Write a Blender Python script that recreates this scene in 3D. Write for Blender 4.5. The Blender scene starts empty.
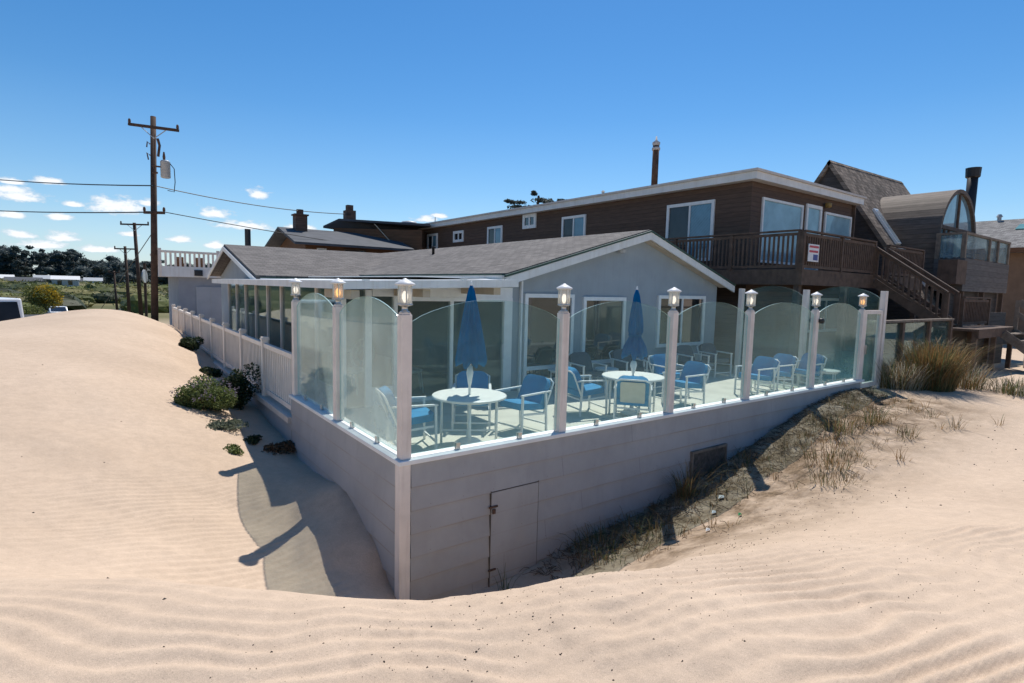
import bpy, bmesh, math, random
import numpy as np
from mathutils import Vector, Matrix
random.seed(7)
S = bpy.context.scene
COL = S.collection
rad = math.radians

# ------------------------------------------------------------------ camera numbers
F_PX, YAW, PITCH, ROLL = 558.29, .6354, .0955, .0247
CAM = np.array([-2.4811, -5.2081, 1.7931])
FW = np.array([math.cos(PITCH)*math.sin(YAW), math.cos(PITCH)*math.cos(YAW), -math.sin(PITCH)])
_r0 = np.array([math.cos(YAW), -math.sin(YAW), 0]); _u0 = np.cross(_r0, FW)
RT = math.cos(ROLL)*_r0 + math.sin(ROLL)*_u0
UP = -math.sin(ROLL)*_r0 + math.cos(ROLL)*_u0

SUN_AZ, SUN_EL = rad(41), rad(58)        # azimuth from +X towards +Y
FLOOR = -.45

# ------------------------------------------------------------------ materials
def new_mat(name):
    m = bpy.data.materials.new(name); m.use_nodes = True
    nt = m.node_tree; nt.nodes.clear()
    return m, nt
def N(nt, t, **kw):
    n = nt.nodes.new(t)
    for k, v in kw.items():
        if k in n.inputs: n.inputs[k].default_value = v
        else: setattr(n, k, v)
    return n
def L(nt, a, b): nt.links.new(a, b)
def c4(c): return (c[0], c[1], c[2], 1)
def noise(nt, vec, scale, detail=4, rough=.55):
    n = N(nt, 'ShaderNodeTexNoise'); n.inputs['Scale'].default_value = scale
    n.inputs['Detail'].default_value = detail; n.inputs['Roughness'].default_value = rough
    L(nt, vec, n.inputs['Vector']); return n.outputs['Fac']
def ramp(nt, fac, stops):
    r = N(nt, 'ShaderNodeValToRGB'); L(nt, fac, r.inputs['Fac'])
    el = r.color_ramp.elements
    while len(el) < len(stops): el.new(.5)
    for e, (p, c) in zip(el, stops): e.position = p; e.color = c4(c) if not isinstance(c, (int, float)) else (c, c, c, 1)
    return r.outputs['Color']
def mth(nt, op, a, b=None, clamp=False):
    n = N(nt, 'ShaderNodeMath'); n.operation = op; n.use_clamp = clamp
    for i, v in enumerate((a, b)):
        if v is None: continue
        if isinstance(v, (int, float)): n.inputs[i].default_value = v
        else: L(nt, v, n.inputs[i])
    return n.outputs[0]
def mixc(nt, f, a, b, mode='MIX'):
    n = N(nt, 'ShaderNodeMix'); n.data_type = 'RGBA'; n.blend_type = mode
    for s, v in ((n.inputs[0], f), (n.inputs[6], a), (n.inputs[7], b)):
        if isinstance(v, (int, float)): s.default_value = v
        elif isinstance(v, tuple): s.default_value = c4(v)
        else: L(nt, v, s)
    return n.outputs[2]
def bump(nt, h, strength, dist, normal=None):
    b = N(nt, 'ShaderNodeBump'); b.inputs['Strength'].default_value = strength; b.inputs['Distance'].default_value = dist
    L(nt, h, b.inputs['Height'])
    if normal is not None: L(nt, normal, b.inputs['Normal'])
    return b.outputs['Normal']
def out(nt, sh):
    o = N(nt, 'ShaderNodeOutputMaterial'); L(nt, sh, o.inputs['Surface'])
def mat(name, col, rough=.6, var=.25, scale=6, metal=0, bs=0, bscale=60, spec=.4, streak=0, dirt=None):
    """plain painted / worn surface: base colour, blotchy wear, optional vertical streaks and fine bump"""
    m, nt = new_mat(name)
    co = N(nt, 'ShaderNodeTexCoord').outputs['Object']
    f = noise(nt, co, scale, 5)
    dk = tuple(c*(1-var) for c in col); lt = tuple(min(1, c*(1+var*.6)) for c in col)
    c = ramp(nt, f, [(.3, dk), (.7, lt)])
    if streak:
        mp = N(nt, 'ShaderNodeMapping'); L(nt, co, mp.inputs['Vector']); mp.inputs['Scale'].default_value = (9, 9, .7)
        g = noise(nt, mp.outputs[0], 1.5, 4)
        d = dirt or tuple(x*.55 for x in col)
        c = mixc(nt, mth(nt, 'MULTIPLY', ramp(nt, g, [(.5, 0), (.72, 1)]), streak), c, d)
    p = N(nt, 'ShaderNodeBsdfPrincipled'); L(nt, c, p.inputs['Base Color'])
    p.inputs['Roughness'].default_value = rough; p.inputs['Metallic'].default_value = metal
    p.inputs['Specular IOR Level'].default_value = spec
    if bs: L(nt, bump(nt, noise(nt, co, bscale, 3), bs, .01), p.inputs['Normal'])
    out(nt, p.outputs[0]); return m
def mat_boards(name, col, freq, axis=2, var=.3, groove=.25, rough=.75, uv=False):
    """boards / courses: saw-tooth bump across one axis plus board to board colour change"""
    m, nt = new_mat(name)
    tc = N(nt, 'ShaderNodeTexCoord'); co = tc.outputs['UV' if uv else 'Object']
    sp = N(nt, 'ShaderNodeSeparateXYZ'); L(nt, co, sp.inputs[0])
    t = mth(nt, 'MULTIPLY', sp.outputs[axis], freq)
    fr = mth(nt, 'FRACT', t); fl = mth(nt, 'FLOOR', t)
    wn = N(nt, 'ShaderNodeTexWhiteNoise'); wn.noise_dimensions = '1D'; L(nt, fl, wn.inputs['W'])
    mp = N(nt, 'ShaderNodeMapping'); L(nt, co, mp.inputs['Vector'])
    sc = [1.2, 1.2, 1.2]; sc[axis] = 9 if not uv else 6
    mp.inputs['Scale'].default_value = sc
    g = noise(nt, mp.outputs[0], 1.6, 6, .65)
    c = ramp(nt, g, [(.28, tuple(x*(1-var*1.3) for x in col)), (.72, tuple(min(1, x*(1+var)) for x in col))])
    c = mixc(nt, mth(nt, 'MULTIPLY', wn.outputs['Value'], .45), c, tuple(x*.55 for x in col))
    c = mixc(nt, mth(nt, 'MULTIPLY', ramp(nt, fr, [(0, 1), (.08, 0), (.94, 0), (1, 1)]), groove*2, True), c, tuple(x*.35 for x in col))
    p = N(nt, 'ShaderNodeBsdfPrincipled'); L(nt, c, p.inputs['Base Color']); p.inputs['Roughness'].default_value = rough
    p.inputs['Specular IOR Level'].default_value = .25
    L(nt, bump(nt, mth(nt, 'ADD', mth(nt, 'MULTIPLY', fr, -1), mth(nt, 'MULTIPLY', g, .3)), .6, .02), p.inputs['Normal'])
    out(nt, p.outputs[0]); return m
def mat_shingle(name, col, w=.3, h=.14, var=.35):
    m, nt = new_mat(name)
    co = N(nt, 'ShaderNodeTexCoord').outputs['UV']
    b = N(nt, 'ShaderNodeTexBrick'); L(nt, co, b.inputs['Vector'])
    b.inputs['Scale'].default_value = 1; b.inputs['Brick Width'].default_value = w; b.inputs['Row Height'].default_value = h
    b.inputs['Mortar Size'].default_value = .008; b.inputs['Bias'].default_value = 0
    b.inputs['Color1'].default_value = c4(tuple(x*(1-var) for x in col)); b.inputs['Color2'].default_value = c4(tuple(min(1, x*(1+var)) for x in col))
    b.inputs['Mortar'].default_value = c4(tuple(x*.4 for x in col))
    g = noise(nt, co, .7, 6, .6); g2 = noise(nt, co, 40, 2)
    c = mixc(nt, .35, b.outputs['Color'], ramp(nt, g, [(.3, .6), (.7, 1.25)]), 'MULTIPLY')
    c = mixc(nt, .5, c, ramp(nt, g2, [(.3, .55), (.7, 1.4)]), 'MULTIPLY')
    p = N(nt, 'ShaderNodeBsdfPrincipled'); L(nt, c, p.inputs['Base Color']); p.inputs['Roughness'].default_value = .9
    p.inputs['Specular IOR Level'].default_value = .2
    sp = N(nt, 'ShaderNodeSeparateXYZ'); L(nt, co, sp.inputs[0])
    fr = mth(nt, 'FRACT', mth(nt, 'DIVIDE', sp.outputs[1], h))
    hh = mth(nt, 'ADD', mth(nt, 'MULTIPLY', fr, -.7), mth(nt, 'MULTIPLY', b.outputs['Fac'], -.6))
    L(nt, bump(nt, hh, .7, .03), p.inputs['Normal'])
    out(nt, p.outputs[0]); return m
def mat_pane(name, tint, gloss, haze=0, hazecol=(.6, .62, .58), low_haze=0, rough=.02):
    """see-through glass: tinted transmission, fresnel reflection and a film of salt that scatters light"""
    m, nt = new_mat(name)
    tr = N(nt, 'ShaderNodeBsdfTransparent'); tr.inputs['Color'].default_value = c4(tint)
    gl = N(nt, 'ShaderNodeBsdfGlossy'); gl.inputs['Roughness'].default_value = rough; gl.inputs['Color'].default_value = (.75, .92, .95, 1)
    lw = N(nt, 'ShaderNodeLayerWeight'); lw.inputs['Blend'].default_value = .5
    f0 = ((gloss-1)/(gloss+1))**2
    fr = mth(nt, 'ADD', f0, mth(nt, 'MULTIPLY', mth(nt, 'POWER', lw.outputs['Facing'], 5), 1-f0), True)
    mx = N(nt, 'ShaderNodeMixShader'); L(nt, fr, mx.inputs[0]); L(nt, tr.outputs[0], mx.inputs[1]); L(nt, gl.outputs[0], mx.inputs[2])
    sh = mx.outputs[0]
    if haze:
        tc = N(nt, 'ShaderNodeTexCoord'); co = tc.outputs['Object']
        df = N(nt, 'ShaderNodeBsdfDiffuse'); df.inputs['Color'].default_value = c4(hazecol)
        tl = N(nt, 'ShaderNodeBsdfTranslucent'); tl.inputs['Color'].default_value = c4(hazecol)
        ad = N(nt, 'ShaderNodeMixShader'); ad.inputs[0].default_value = .5
        L(nt, df.outputs[0], ad.inputs[1]); L(nt, tl.outputs[0], ad.inputs[2])
        sp = N(nt, 'ShaderNodeSeparateXYZ'); L(nt, co, sp.inputs[0])
        f = mth(nt, 'MULTIPLY', ramp(nt, noise(nt, co, 2.2, 6, .6), [(.25, .5), (.75, 1.4)]), haze)
        lo = mth(nt, 'MULTIPLY', mth(nt, 'POWER', mth(nt, 'SUBTRACT', 1.3, sp.outputs[2], True), 2), low_haze)
        f = mth(nt, 'ADD', f, lo, True)
        m2 = N(nt, 'ShaderNodeMixShader'); L(nt, f, m2.inputs[0]); L(nt, sh, m2.inputs[1]); L(nt, ad.outputs[0], m2.inputs[2])
        sh = m2.outputs[0]
    out(nt, sh); return m
def mat_dark_glass(name, base, gloss=1.9, rough=.03, stripes=0, stripecol=(.3, .3, .28)):
    """window pane with what hangs behind it (blind slats / curtain) as its colour"""
    m, nt = new_mat(name)
    co = N(nt, 'ShaderNodeTexCoord').outputs['Object']
    f = noise(nt, co, 1.3, 3)
    c = ramp(nt, f, [(.35, tuple(x*.75 for x in base)), (.65, tuple(x*1.2 for x in base))])
    if stripes:
        w = N(nt, 'ShaderNodeTexWave'); L(nt, co, w.inputs['Vector']); w.inputs['Scale'].default_value = stripes; w.inputs['Distortion'].default_value = .3
        w.bands_direction = 'DIAGONAL'
        c = mixc(nt, mth(nt, 'MULTIPLY', w.outputs['Fac'], .5), c, stripecol)
    p = N(nt, 'ShaderNodeBsdfPrincipled'); L(nt, c, p.inputs['Base Color'])
    p.inputs['Roughness'].default_value = rough; p.inputs['IOR'].default_value = gloss
    L(nt, bump(nt, noise(nt, co, .8, 1), .02, .1), p.inputs['Normal'])
    out(nt, p.outputs[0]); return m
def mat_leaf(name, col, trans=.35, rough=.6):
    m, nt = new_mat(name)
    g = N(nt, 'ShaderNodeNewGeometry')
    co = N(nt, 'ShaderNodeTexCoord').outputs['Object']
    f = noise(nt, co, 1.2, 3); f2 = g.outputs['Random Per Island']
    c = ramp(nt, f2, [(0, tuple(x*.6 for x in col)), (1, tuple(min(1, x*1.35) for x in col))])
    c = mixc(nt, .6, c, ramp(nt, f, [(.3, .65), (.7, 1.3)]), 'MULTIPLY')
    d = N(nt, 'ShaderNodeBsdfPrincipled'); L(nt, c, d.inputs['Base Color']); d.inputs['Roughness'].default_value = rough
    d.inputs['Specular IOR Level'].default_value = .25
    t = N(nt, 'ShaderNodeBsdfTranslucent'); L(nt, c, t.inputs['Color'])
    mx = N(nt, 'ShaderNodeMixShader'); mx.inputs[0].default_value = trans
    L(nt, d.outputs[0], mx.inputs[1]); L(nt, t.outputs[0], mx.inputs[2]); out(nt, mx.outputs[0]); return m
def mat_cloth(name, col, trans):
    m, nt = new_mat(name); co = N(nt, 'ShaderNodeTexCoord').outputs['Object']
    c = ramp(nt, noise(nt, co, 5, 5), [(.3, tuple(x*.75 for x in col)), (.7, tuple(min(1, x*1.2) for x in col))])
    p = N(nt, 'ShaderNodeBsdfPrincipled'); L(nt, c, p.inputs['Base Color']); p.inputs['Roughness'].default_value = .85; p.inputs['Specular IOR Level'].default_value = .2
    L(nt, bump(nt, noise(nt, co, 30, 3), .3, .01), p.inputs['Normal'])
    t = N(nt, 'ShaderNodeBsdfTranslucent'); L(nt, c, t.inputs['Color'])
    mx = N(nt, 'ShaderNodeMixShader'); mx.inputs[0].default_value = trans; L(nt, p.outputs[0], mx.inputs[1]); L(nt, t.outputs[0], mx.inputs[2]); out(nt, mx.outputs[0]); return m
def mat_glow(name, col, strength):
    m, nt = new_mat(name)
    e = N(nt, 'ShaderNodeEmission'); e.inputs['Color'].default_value = c4(col); e.inputs['Strength'].default_value = strength
    out(nt, e.outputs[0]); return m

def mat_lap(name, col, edge):
    m, nt = new_mat(name)
    co = N(nt, 'ShaderNodeTexCoord').outputs['Object']; sp = N(nt, 'ShaderNodeSeparateXYZ'); L(nt, co, sp.inputs[0])
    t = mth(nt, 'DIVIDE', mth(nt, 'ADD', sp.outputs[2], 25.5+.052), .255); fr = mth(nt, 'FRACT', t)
    f = noise(nt, co, 1.4, 6, .6)
    c = ramp(nt, f, [(.3, tuple(x*.88 for x in col)), (.7, tuple(x*1.07 for x in col))])
    mp = N(nt, 'ShaderNodeMapping'); L(nt, co, mp.inputs['Vector']); mp.inputs['Scale'].default_value = (2, 2, .6)
    c = mixc(nt, mth(nt, 'MULTIPLY', ramp(nt, noise(nt, mp.outputs[0], 3, 5, .7), [(.5, 0), (.75, 1)]), .35), c, tuple(x*.72 for x in col))
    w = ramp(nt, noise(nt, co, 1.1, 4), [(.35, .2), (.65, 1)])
    c = mixc(nt, mth(nt, 'MULTIPLY', ramp(nt, fr, [(0, .75), (.03, .6), (.07, 0)]), w), c, edge)  # worn tan lip on each board, also painting in the lap shadow line
    wn = N(nt, 'ShaderNodeTexWhiteNoise'); wn.noise_dimensions = '1D'; L(nt, mth(nt, 'FLOOR', t), wn.inputs['W'])
    al = mth(nt, 'ADD', sp.outputs[0], sp.outputs[1])
    jt = mth(nt, 'FRACT', mth(nt, 'ADD', mth(nt, 'DIVIDE', al, 3.66), wn.outputs['Value']))
    c = mixc(nt, mth(nt, 'MULTIPLY', mth(nt, 'LESS_THAN', jt, .0014), .75), c, tuple(x*.4 for x in col))
    nx_ = mth(nt, 'ABSOLUTE', mth(nt, 'SUBTRACT', mth(nt, 'FRACT', mth(nt, 'DIVIDE', al, .405)), .5))
    nz_ = mth(nt, 'ABSOLUTE', mth(nt, 'SUBTRACT', fr, .17))
    nh = mth(nt, 'MULTIPLY', mth(nt, 'LESS_THAN', nx_, .011), mth(nt, 'LESS_THAN', nz_, .018))
    c = mixc(nt, mth(nt, 'MULTIPLY', nh, .5), c, (.16, .11, .08))
    salt = mth(nt, 'MULTIPLY', ramp(nt, noise(nt, co, 3.2, 7, .7), [(.55, 0), (.75, 1)]), .3)
    c = mixc(nt, salt, c, (.44, .42, .40))
    low = ramp(nt, mth(nt, 'ADD', mth(nt, 'MULTIPLY', sp.outputs[2], -.5), mth(nt, 'MULTIPLY', noise(nt, co, 2.4, 5), .5)), [(.8, 0), (1.2, .3)])
    c = mixc(nt, low, c, (.36, .28, .21))
    p = N(nt, 'ShaderNodeBsdfPrincipled'); L(nt, c, p.inputs['Base Color']); p.inputs['Roughness'].default_value = .65; p.inputs['Specular IOR Level'].default_value = .3
    L(nt, bump(nt, noise(nt, co, 70, 3), .12, .01), p.inputs['Normal']); out(nt, p.outputs[0]); return m
M = dict(
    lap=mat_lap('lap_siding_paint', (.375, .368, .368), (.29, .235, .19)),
    trim=mat('cream_trim_paint', (.62, .56, .50), .6, .12, 3, streak=.35, dirt=(.45, .34, .25)),
    post=mat('post_paint', (.78, .69, .62), .55, .12, 4, streak=.35, dirt=(.40, .31, .25)),
    cap=mat('white_rim_cap', (.78, .77, .75), .5, .1, 3),
    floor=mat('deck_floor_coat', (.62, .58, .49), .8, .15, 2, bs=.2),
    vinyl=mat('white_vinyl', (.80, .71, .62), .5, .1, 3, streak=.3, dirt=(.46, .37, .30)),
    white=mat('white_paint', (.78, .78, .76), .45, .08, 5),
    fascia=mat('white_fascia_paint', (.74, .73, .70), .55, .1, 2, streak=.3, dirt=(.55, .48, .4)),
    soffit=mat('tan_soffit', (.50, .42, .32), .8, .15, 3),
    stucco=mat('blue_grey_stucco', (.33, .37, .40), .9, .10, 1.5, bs=.5, bscale=120, streak=.25, dirt=(.27, .29, .3)),
    shingle=mat_shingle('grey_asphalt_shingle', (.165, .149, .136), .3, .14, .22),
    shake=mat_shingle('brown_wood_shake', (.20, .155, .12), .22, .2, .45),
    grayroof=mat_shingle('far_grey_shingle', (.21, .20, .19), .3, .16),
    darkroof=mat('dark_tar_roof', (.085, .09, .10), .85, .2, 2),
    brownlap=mat_boards('brown_lap_siding', (.12, .076, .054), 6.5, 2, .22, .35),
    redbrown=mat_boards('red_brown_board_siding', (.17, .085, .045), 6, 2, .3, .3),
    darkshake=mat_boards('dark_shingle_wall', (.075, .065, .06), 6, 2, .35, .3),
    greyboard=mat_boards('weathered_grey_board', (.15, .135, .125), 4.5, 2, .35, .3),
    deckwood=mat('dark_stained_deck_wood', (.12, .078, .055), .8, .35, 5, streak=.4),
    oldwood=mat('weathered_wood', (.20, .16, .125), .85, .35, 6, streak=.4),
    polewood=mat('creosote_pole_wood', (.085, .05, .035), .9, .35, 4, streak=.5),
    brick=mat_boards('chimney_brick', (.15, .085, .06), 9, 2, .35, .4),
    metal=mat('brushed_metal', (.55, .55, .53), .35, .15, 8, metal=.9),
    dmetal=mat('dark_metal', (.05, .05, .05), .5, .2, 6, metal=.6),
    rust=mat('rusted_flue_pipe', (.13, .07, .045), .8, .5, 5, streak=.6, dirt=(.05, .03, .02)),
    black=mat('black_flue_pipe', (.018, .018, .02), .5, .2, 4),
    grey=mat('grey_metal', (.42, .43, .43), .5, .12, 6),
    greenflash=mat('green_drip_edge', (.03, .07, .05), .5, .1, 6),
    blue=mat('blue_cushion_cloth', (.03, .225, .44), .9, .18, 5, bs=.25, bscale=40),
    shadeblue=mat('shade_toned_cushion_cloth', (.07, .085, .11), .9, .18, 5, bs=.25, bscale=40),  # darkened copy of the blue cloth, house shade put into the colour
    canopy=mat_cloth('blue_umbrella_cloth', (.004, .155, .36), .4),
    beige=mat('beige_sling_back', (.62, .58, .47), .8, .1, 8),
    frame=mat('white_chair_frame', (.80, .79, .76), .4, .06, 6),
    tabletop=mat('white_table_top', (.80, .78, .72), .45, .08, 7),
    pane=mat_pane('windbreak_glass', (.87, .93, .915), 1.26, .028, (.38, .76, .84), .045),
    paneleft=mat_pane('salt_frosted_glass', (.90, .935, .91), 1.3, .17, (.74, .86, .82), .10),
    paneedge=mat('green_glass_edge', (.50, .68, .62), .2, .1, 5),  # pale edge colour paints in the glint along the pane rims
    winglass=mat_pane('window_glass', (.70, .75, .75), 1.4, 0),
    dark=mat_dark_glass('dark_window', (.02, .022, .025), 2.0),
    mirror=mat_dark_glass('dark_reflecting_window', (.02, .02, .02), 1.85),
    screen=mat_dark_glass('window_with_screen', (.03, .04, .05), 1.5),
    blind=mat_dark_glass('window_with_pale_blind', (.24, .40, .47), 1.45, .05, 6, (.30, .46, .53)),
    bluepane=mat_dark_glass('window_with_blue_blind', (.10, .22, .30), 1.7, .04, 5, (.13, .27, .35)),
    lampglass=mat_pane('lantern_glass', (.85, .83, .78), 1.3, .55, (.85, .82, .78), 0, .2),
    bulbw=mat_glow('white_bulb_glow', (1, .93, .82), 1.7),
    bulbo=mat_glow('amber_bulb_glow', (1, .50, .15), 2.2),
    signw=mat('sign_white', (.75, .73, .74), .5, .08, 9), signr=mat('sign_red', (.55, .06, .08), .5, .1, 9), signb=mat('sign_blue', (.05, .07, .25), .5, .1, 9),
    asphalt=mat('asphalt', (.06, .06, .06), .9, .3, .8),
    carwhite=mat('white_car_paint', (.75, .76, .77), .25, .04, 4), tyre=mat('tyre_rubber', (.02, .02, .02), .8, .1, 8),
    carlight=mat('red_tail_lamp', (.4, .02, .02), .3, .1, 9),
    bush=mat_leaf('bush_leaf', (.15, .185, .06)), dbush=mat_leaf('dark_bush_leaf', (.04, .06, .025)),
    flower=mat_leaf('purple_flower', (.27, .22, .27), .3), ice=mat_leaf('grey_green_leaf', (.17, .19, .13)),
    twig=mat('dry_twig', (.12, .075, .042), .9, .3, 8),
    gg=mat_leaf('green_grass_blade', (.11, .125, .05)), gt=mat_leaf('tan_grass_blade', (.27, .18, .085)), gw=mat_leaf('pale_dry_blade', (.42, .38, .30)),
    go=mat_leaf('rust_grass_blade', (.24, .135, .05)),
    scrub=mat_leaf('scrub_leaf', (.16, .175, .05), .35), scrubd=mat_leaf('dark_scrub_leaf', (.07, .085, .035), .3), scrubo=mat_leaf('olive_scrub_leaf', (.20, .18, .065), .35), gold=mat_leaf('gold_flower_leaf', (.50, .34, .03), .45),
    euc=mat_leaf('eucalyptus_leaf', (.075, .095, .09), .4), bark=mat('bark', (.09, .07, .055), .9, .3, 3),  # eucalyptus leaf blued and lightened in place of distant haze
    field=mat('dry_field', (.20, .18, .09), .95, .4, .05),
    weed=mat('dark_seaweed', (.03, .024, .02), .8, .4, 9), shell=mat('white_litter', (.65, .65, .62), .6, .1, 9), green=mat('green_litter', (.03, .28, .10), .4, .1, 9),
    carglass=mat_dark_glass('car_glass', (.02, .022, .025), 1.3, .08),
    wicker=mat('white_wicker', (.72, .72, .69), .6, .1, 9), wall_in=mat('room_wall', (.20, .19, .17), .9, .1, 2),
)

# ------------------------------------------------------------------ mesh builder
class MB:
    def __init__(s): s.v = []; s.f = []; s.mi = []; s.cur = 0
    def add(s, vs, fs):
        o = len(s.v); s.v += [tuple(map(float, p)) for p in vs]
        for f in fs: s.f.append(tuple(i+o for i in f)); s.mi.append(s.cur)
        return s
    def box(s, x0, x1, y0, y1, z0, z1):
        vs = [(x, y, z) for z in (z0, z1) for y in (y0, y1) for x in (x0, x1)]
        return s.add(vs, [(0, 2, 3, 1), (4, 5, 7, 6), (0, 1, 5, 4), (2, 6, 7, 3), (0, 4, 6, 2), (1, 3, 7, 5)])
    def obox(s, c, ax, h):
        c = Vector(c); ax = [Vector(a).normalized() for a in ax]
        vs = [c + ax[0]*h[0]*i + ax[1]*h[1]*j + ax[2]*h[2]*k for k in (-1, 1) for j in (-1, 1) for i in (-1, 1)]
        return s.add(vs, [(0, 2, 3, 1), (4, 5, 7, 6), (0, 1, 5, 4), (2, 6, 7, 3), (0, 4, 6, 2), (1, 3, 7, 5)])
    def bar(s, p, q, w, h, up=(0, 0, 1)):
        p, q = Vector(p), Vector(q); d = (q-p); u = Vector(up)
        if abs(d.normalized().dot(u)) > .98: u = Vector((0, 1, 0))
        r = d.cross(u).normalized(); u2 = r.cross(d).normalized()
        return s.obox((p+q)/2, (r, d, u2), (w/2, d.length/2, h/2))
    def tube(s, pts, r, n=8, caps=True):
        pts = [Vector(p) for p in pts]
        rs = r if isinstance(r, (list, tuple)) else [r]*len(pts)
        o = len(s.v); vs = []; prev = None
        for i, p in enumerate(pts):
            d = (pts[min(i+1, len(pts)-1)] - pts[max(i-1, 0)]).normalized()
            a = Vector((0, 0, 1)) if abs(d.z) < .9 else Vector((1, 0, 0))
            x = d.cross(a).normalized() if prev is None else (prev - d*prev.dot(d)).normalized()
            prev = x; y = d.cross(x)
            vs += [p + (x*math.cos(t) + y*math.sin(t))*rs[i] for t in (2*math.pi*k/n for k in range(n))]
        fs = [(i*n+k, i*n+(k+1) % n, (i+1)*n+(k+1) % n, (i+1)*n+k) for i in range(len(pts)-1) for k in range(n)]
        if caps: fs += [tuple(range(n-1, -1, -1)), tuple((len(pts)-1)*n+k for k in range(n))]
        return s.add(vs, fs)
    def lathe(s, prof, n=16, c=(0, 0), fr=None):
        vs = []
        for (r, z) in prof:
            for k in range(n):
                t = 2*math.pi*k/n; rr = r*(fr(t, z) if fr else 1)
                vs.append((c[0]+rr*math.cos(t), c[1]+rr*math.sin(t), z))
        fs = [(i*n+k, i*n+(k+1) % n, (i+1)*n+(k+1) % n, (i+1)*n+k) for i in range(len(prof)-1) for k in range(n)]
        fs += [tuple(range(n-1, -1, -1)), tuple((len(prof)-1)*n+k for k in range(n))]
        return s.add(vs, fs)
    def prism(s, pts, off):
        """closed polygon in 3-D pushed along off"""
        n = len(pts); off = Vector(off); p = [Vector(q) for q in pts]
        return s.add(p + [q+off for q in p], [tuple(range(n-1, -1, -1)), tuple(range(n, 2*n))] + [(i, (i+1) % n, n+(i+1) % n, n+i) for i in range(n)])
    def build(s, name, m, parent=None, smooth=False, bevel=0, uvf=None, segs=2):
        me = bpy.data.meshes.new(name)
        o = Vector((0, 0, 0)); p = parent
        while p is not None: o += p.location; p = p.parent
        me.from_pydata([tuple(Vector(v)-o) for v in s.v], [], s.f)
        ms = m if isinstance(m, (list, tuple)) else [m]
        for q in ms: me.materials.append(M[q] if isinstance(q, str) else q)
        if len(ms) > 1: me.polygons.foreach_set('material_index', s.mi)
        bm = bmesh.new(); bm.from_mesh(me)
        bmesh.ops.recalc_face_normals(bm, faces=bm.faces)
        if bevel: bmesh.ops.bevel(bm, geom=bm.edges[:], offset=bevel, segments=segs, profile=.5, affect='EDGES', clamp_overlap=True)
        bm.to_mesh(me); bm.free()
        if uvf:
            uv = me.uv_layers.new(name='UVMap')
            for lp in me.loops:
                uv.data[lp.index].uv = uvf(me.vertices[lp.vertex_index].co + o)
        if smooth:
            me.polygons.foreach_set('use_smooth', [True]*len(me.polygons))
        me.update()
        ob = bpy.data.objects.new(name, me); COL.objects.link(ob)
        if parent is not None: ob.parent = parent
        return ob
def sharp(ob, deg=35):
    ob.data.set_sharp_from_angle(angle=rad(deg)); return ob

def tag(o, label=None, cat=None, group=None, kind=None):
    if label: o['label'] = label
    if cat: o['category'] = cat
    if group: o['group'] = group
    if kind: o['kind'] = kind
    return o
def thing(name, label, cat, loc=(0, 0, 0), group=None):
    o = bpy.data.objects.new(name, None); COL.objects.link(o); o.location = loc; o.empty_display_size = .2
    return tag(o, label, cat, group)
def copy_tree(o, parent=None):
    c = o.copy(); COL.objects.link(c); c.parent = parent
    for ch in list(o.children): copy_tree(ch, c)
    return c

# ------------------------------------------------------------------ noise for the terrain (numpy)
_rng = np.random.RandomState(3); _G = _rng.rand(256, 256)
def vnoise(x, y):
    xi = np.floor(x).astype(int); yi = np.floor(y).astype(int); fx = x-xi; fy = y-yi
    fx = fx*fx*fx*(fx*(fx*6-15)+10); fy = fy*fy*fy*(fy*(fy*6-15)+10)
    g = lambda i, j: _G[i & 255, j & 255]
    a = g(xi, yi)*(1-fx)+g(xi+1, yi)*fx; b = g(xi, yi+1)*(1-fx)+g(xi+1, yi+1)*fx
    return (a*(1-fy)+b*fy)*2-1
def fbm(x, y, o=4):
    t = 0; a = 1
    for i in range(o): t = t+a*vnoise(x*2**i+17.3*i, y*2**i+5.1*i); a *= .5
    return t
def sstep(a, b, x):
    t = np.clip((x-a)/(b-a), 0, 1); return t*t*(3-2*t)

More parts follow.
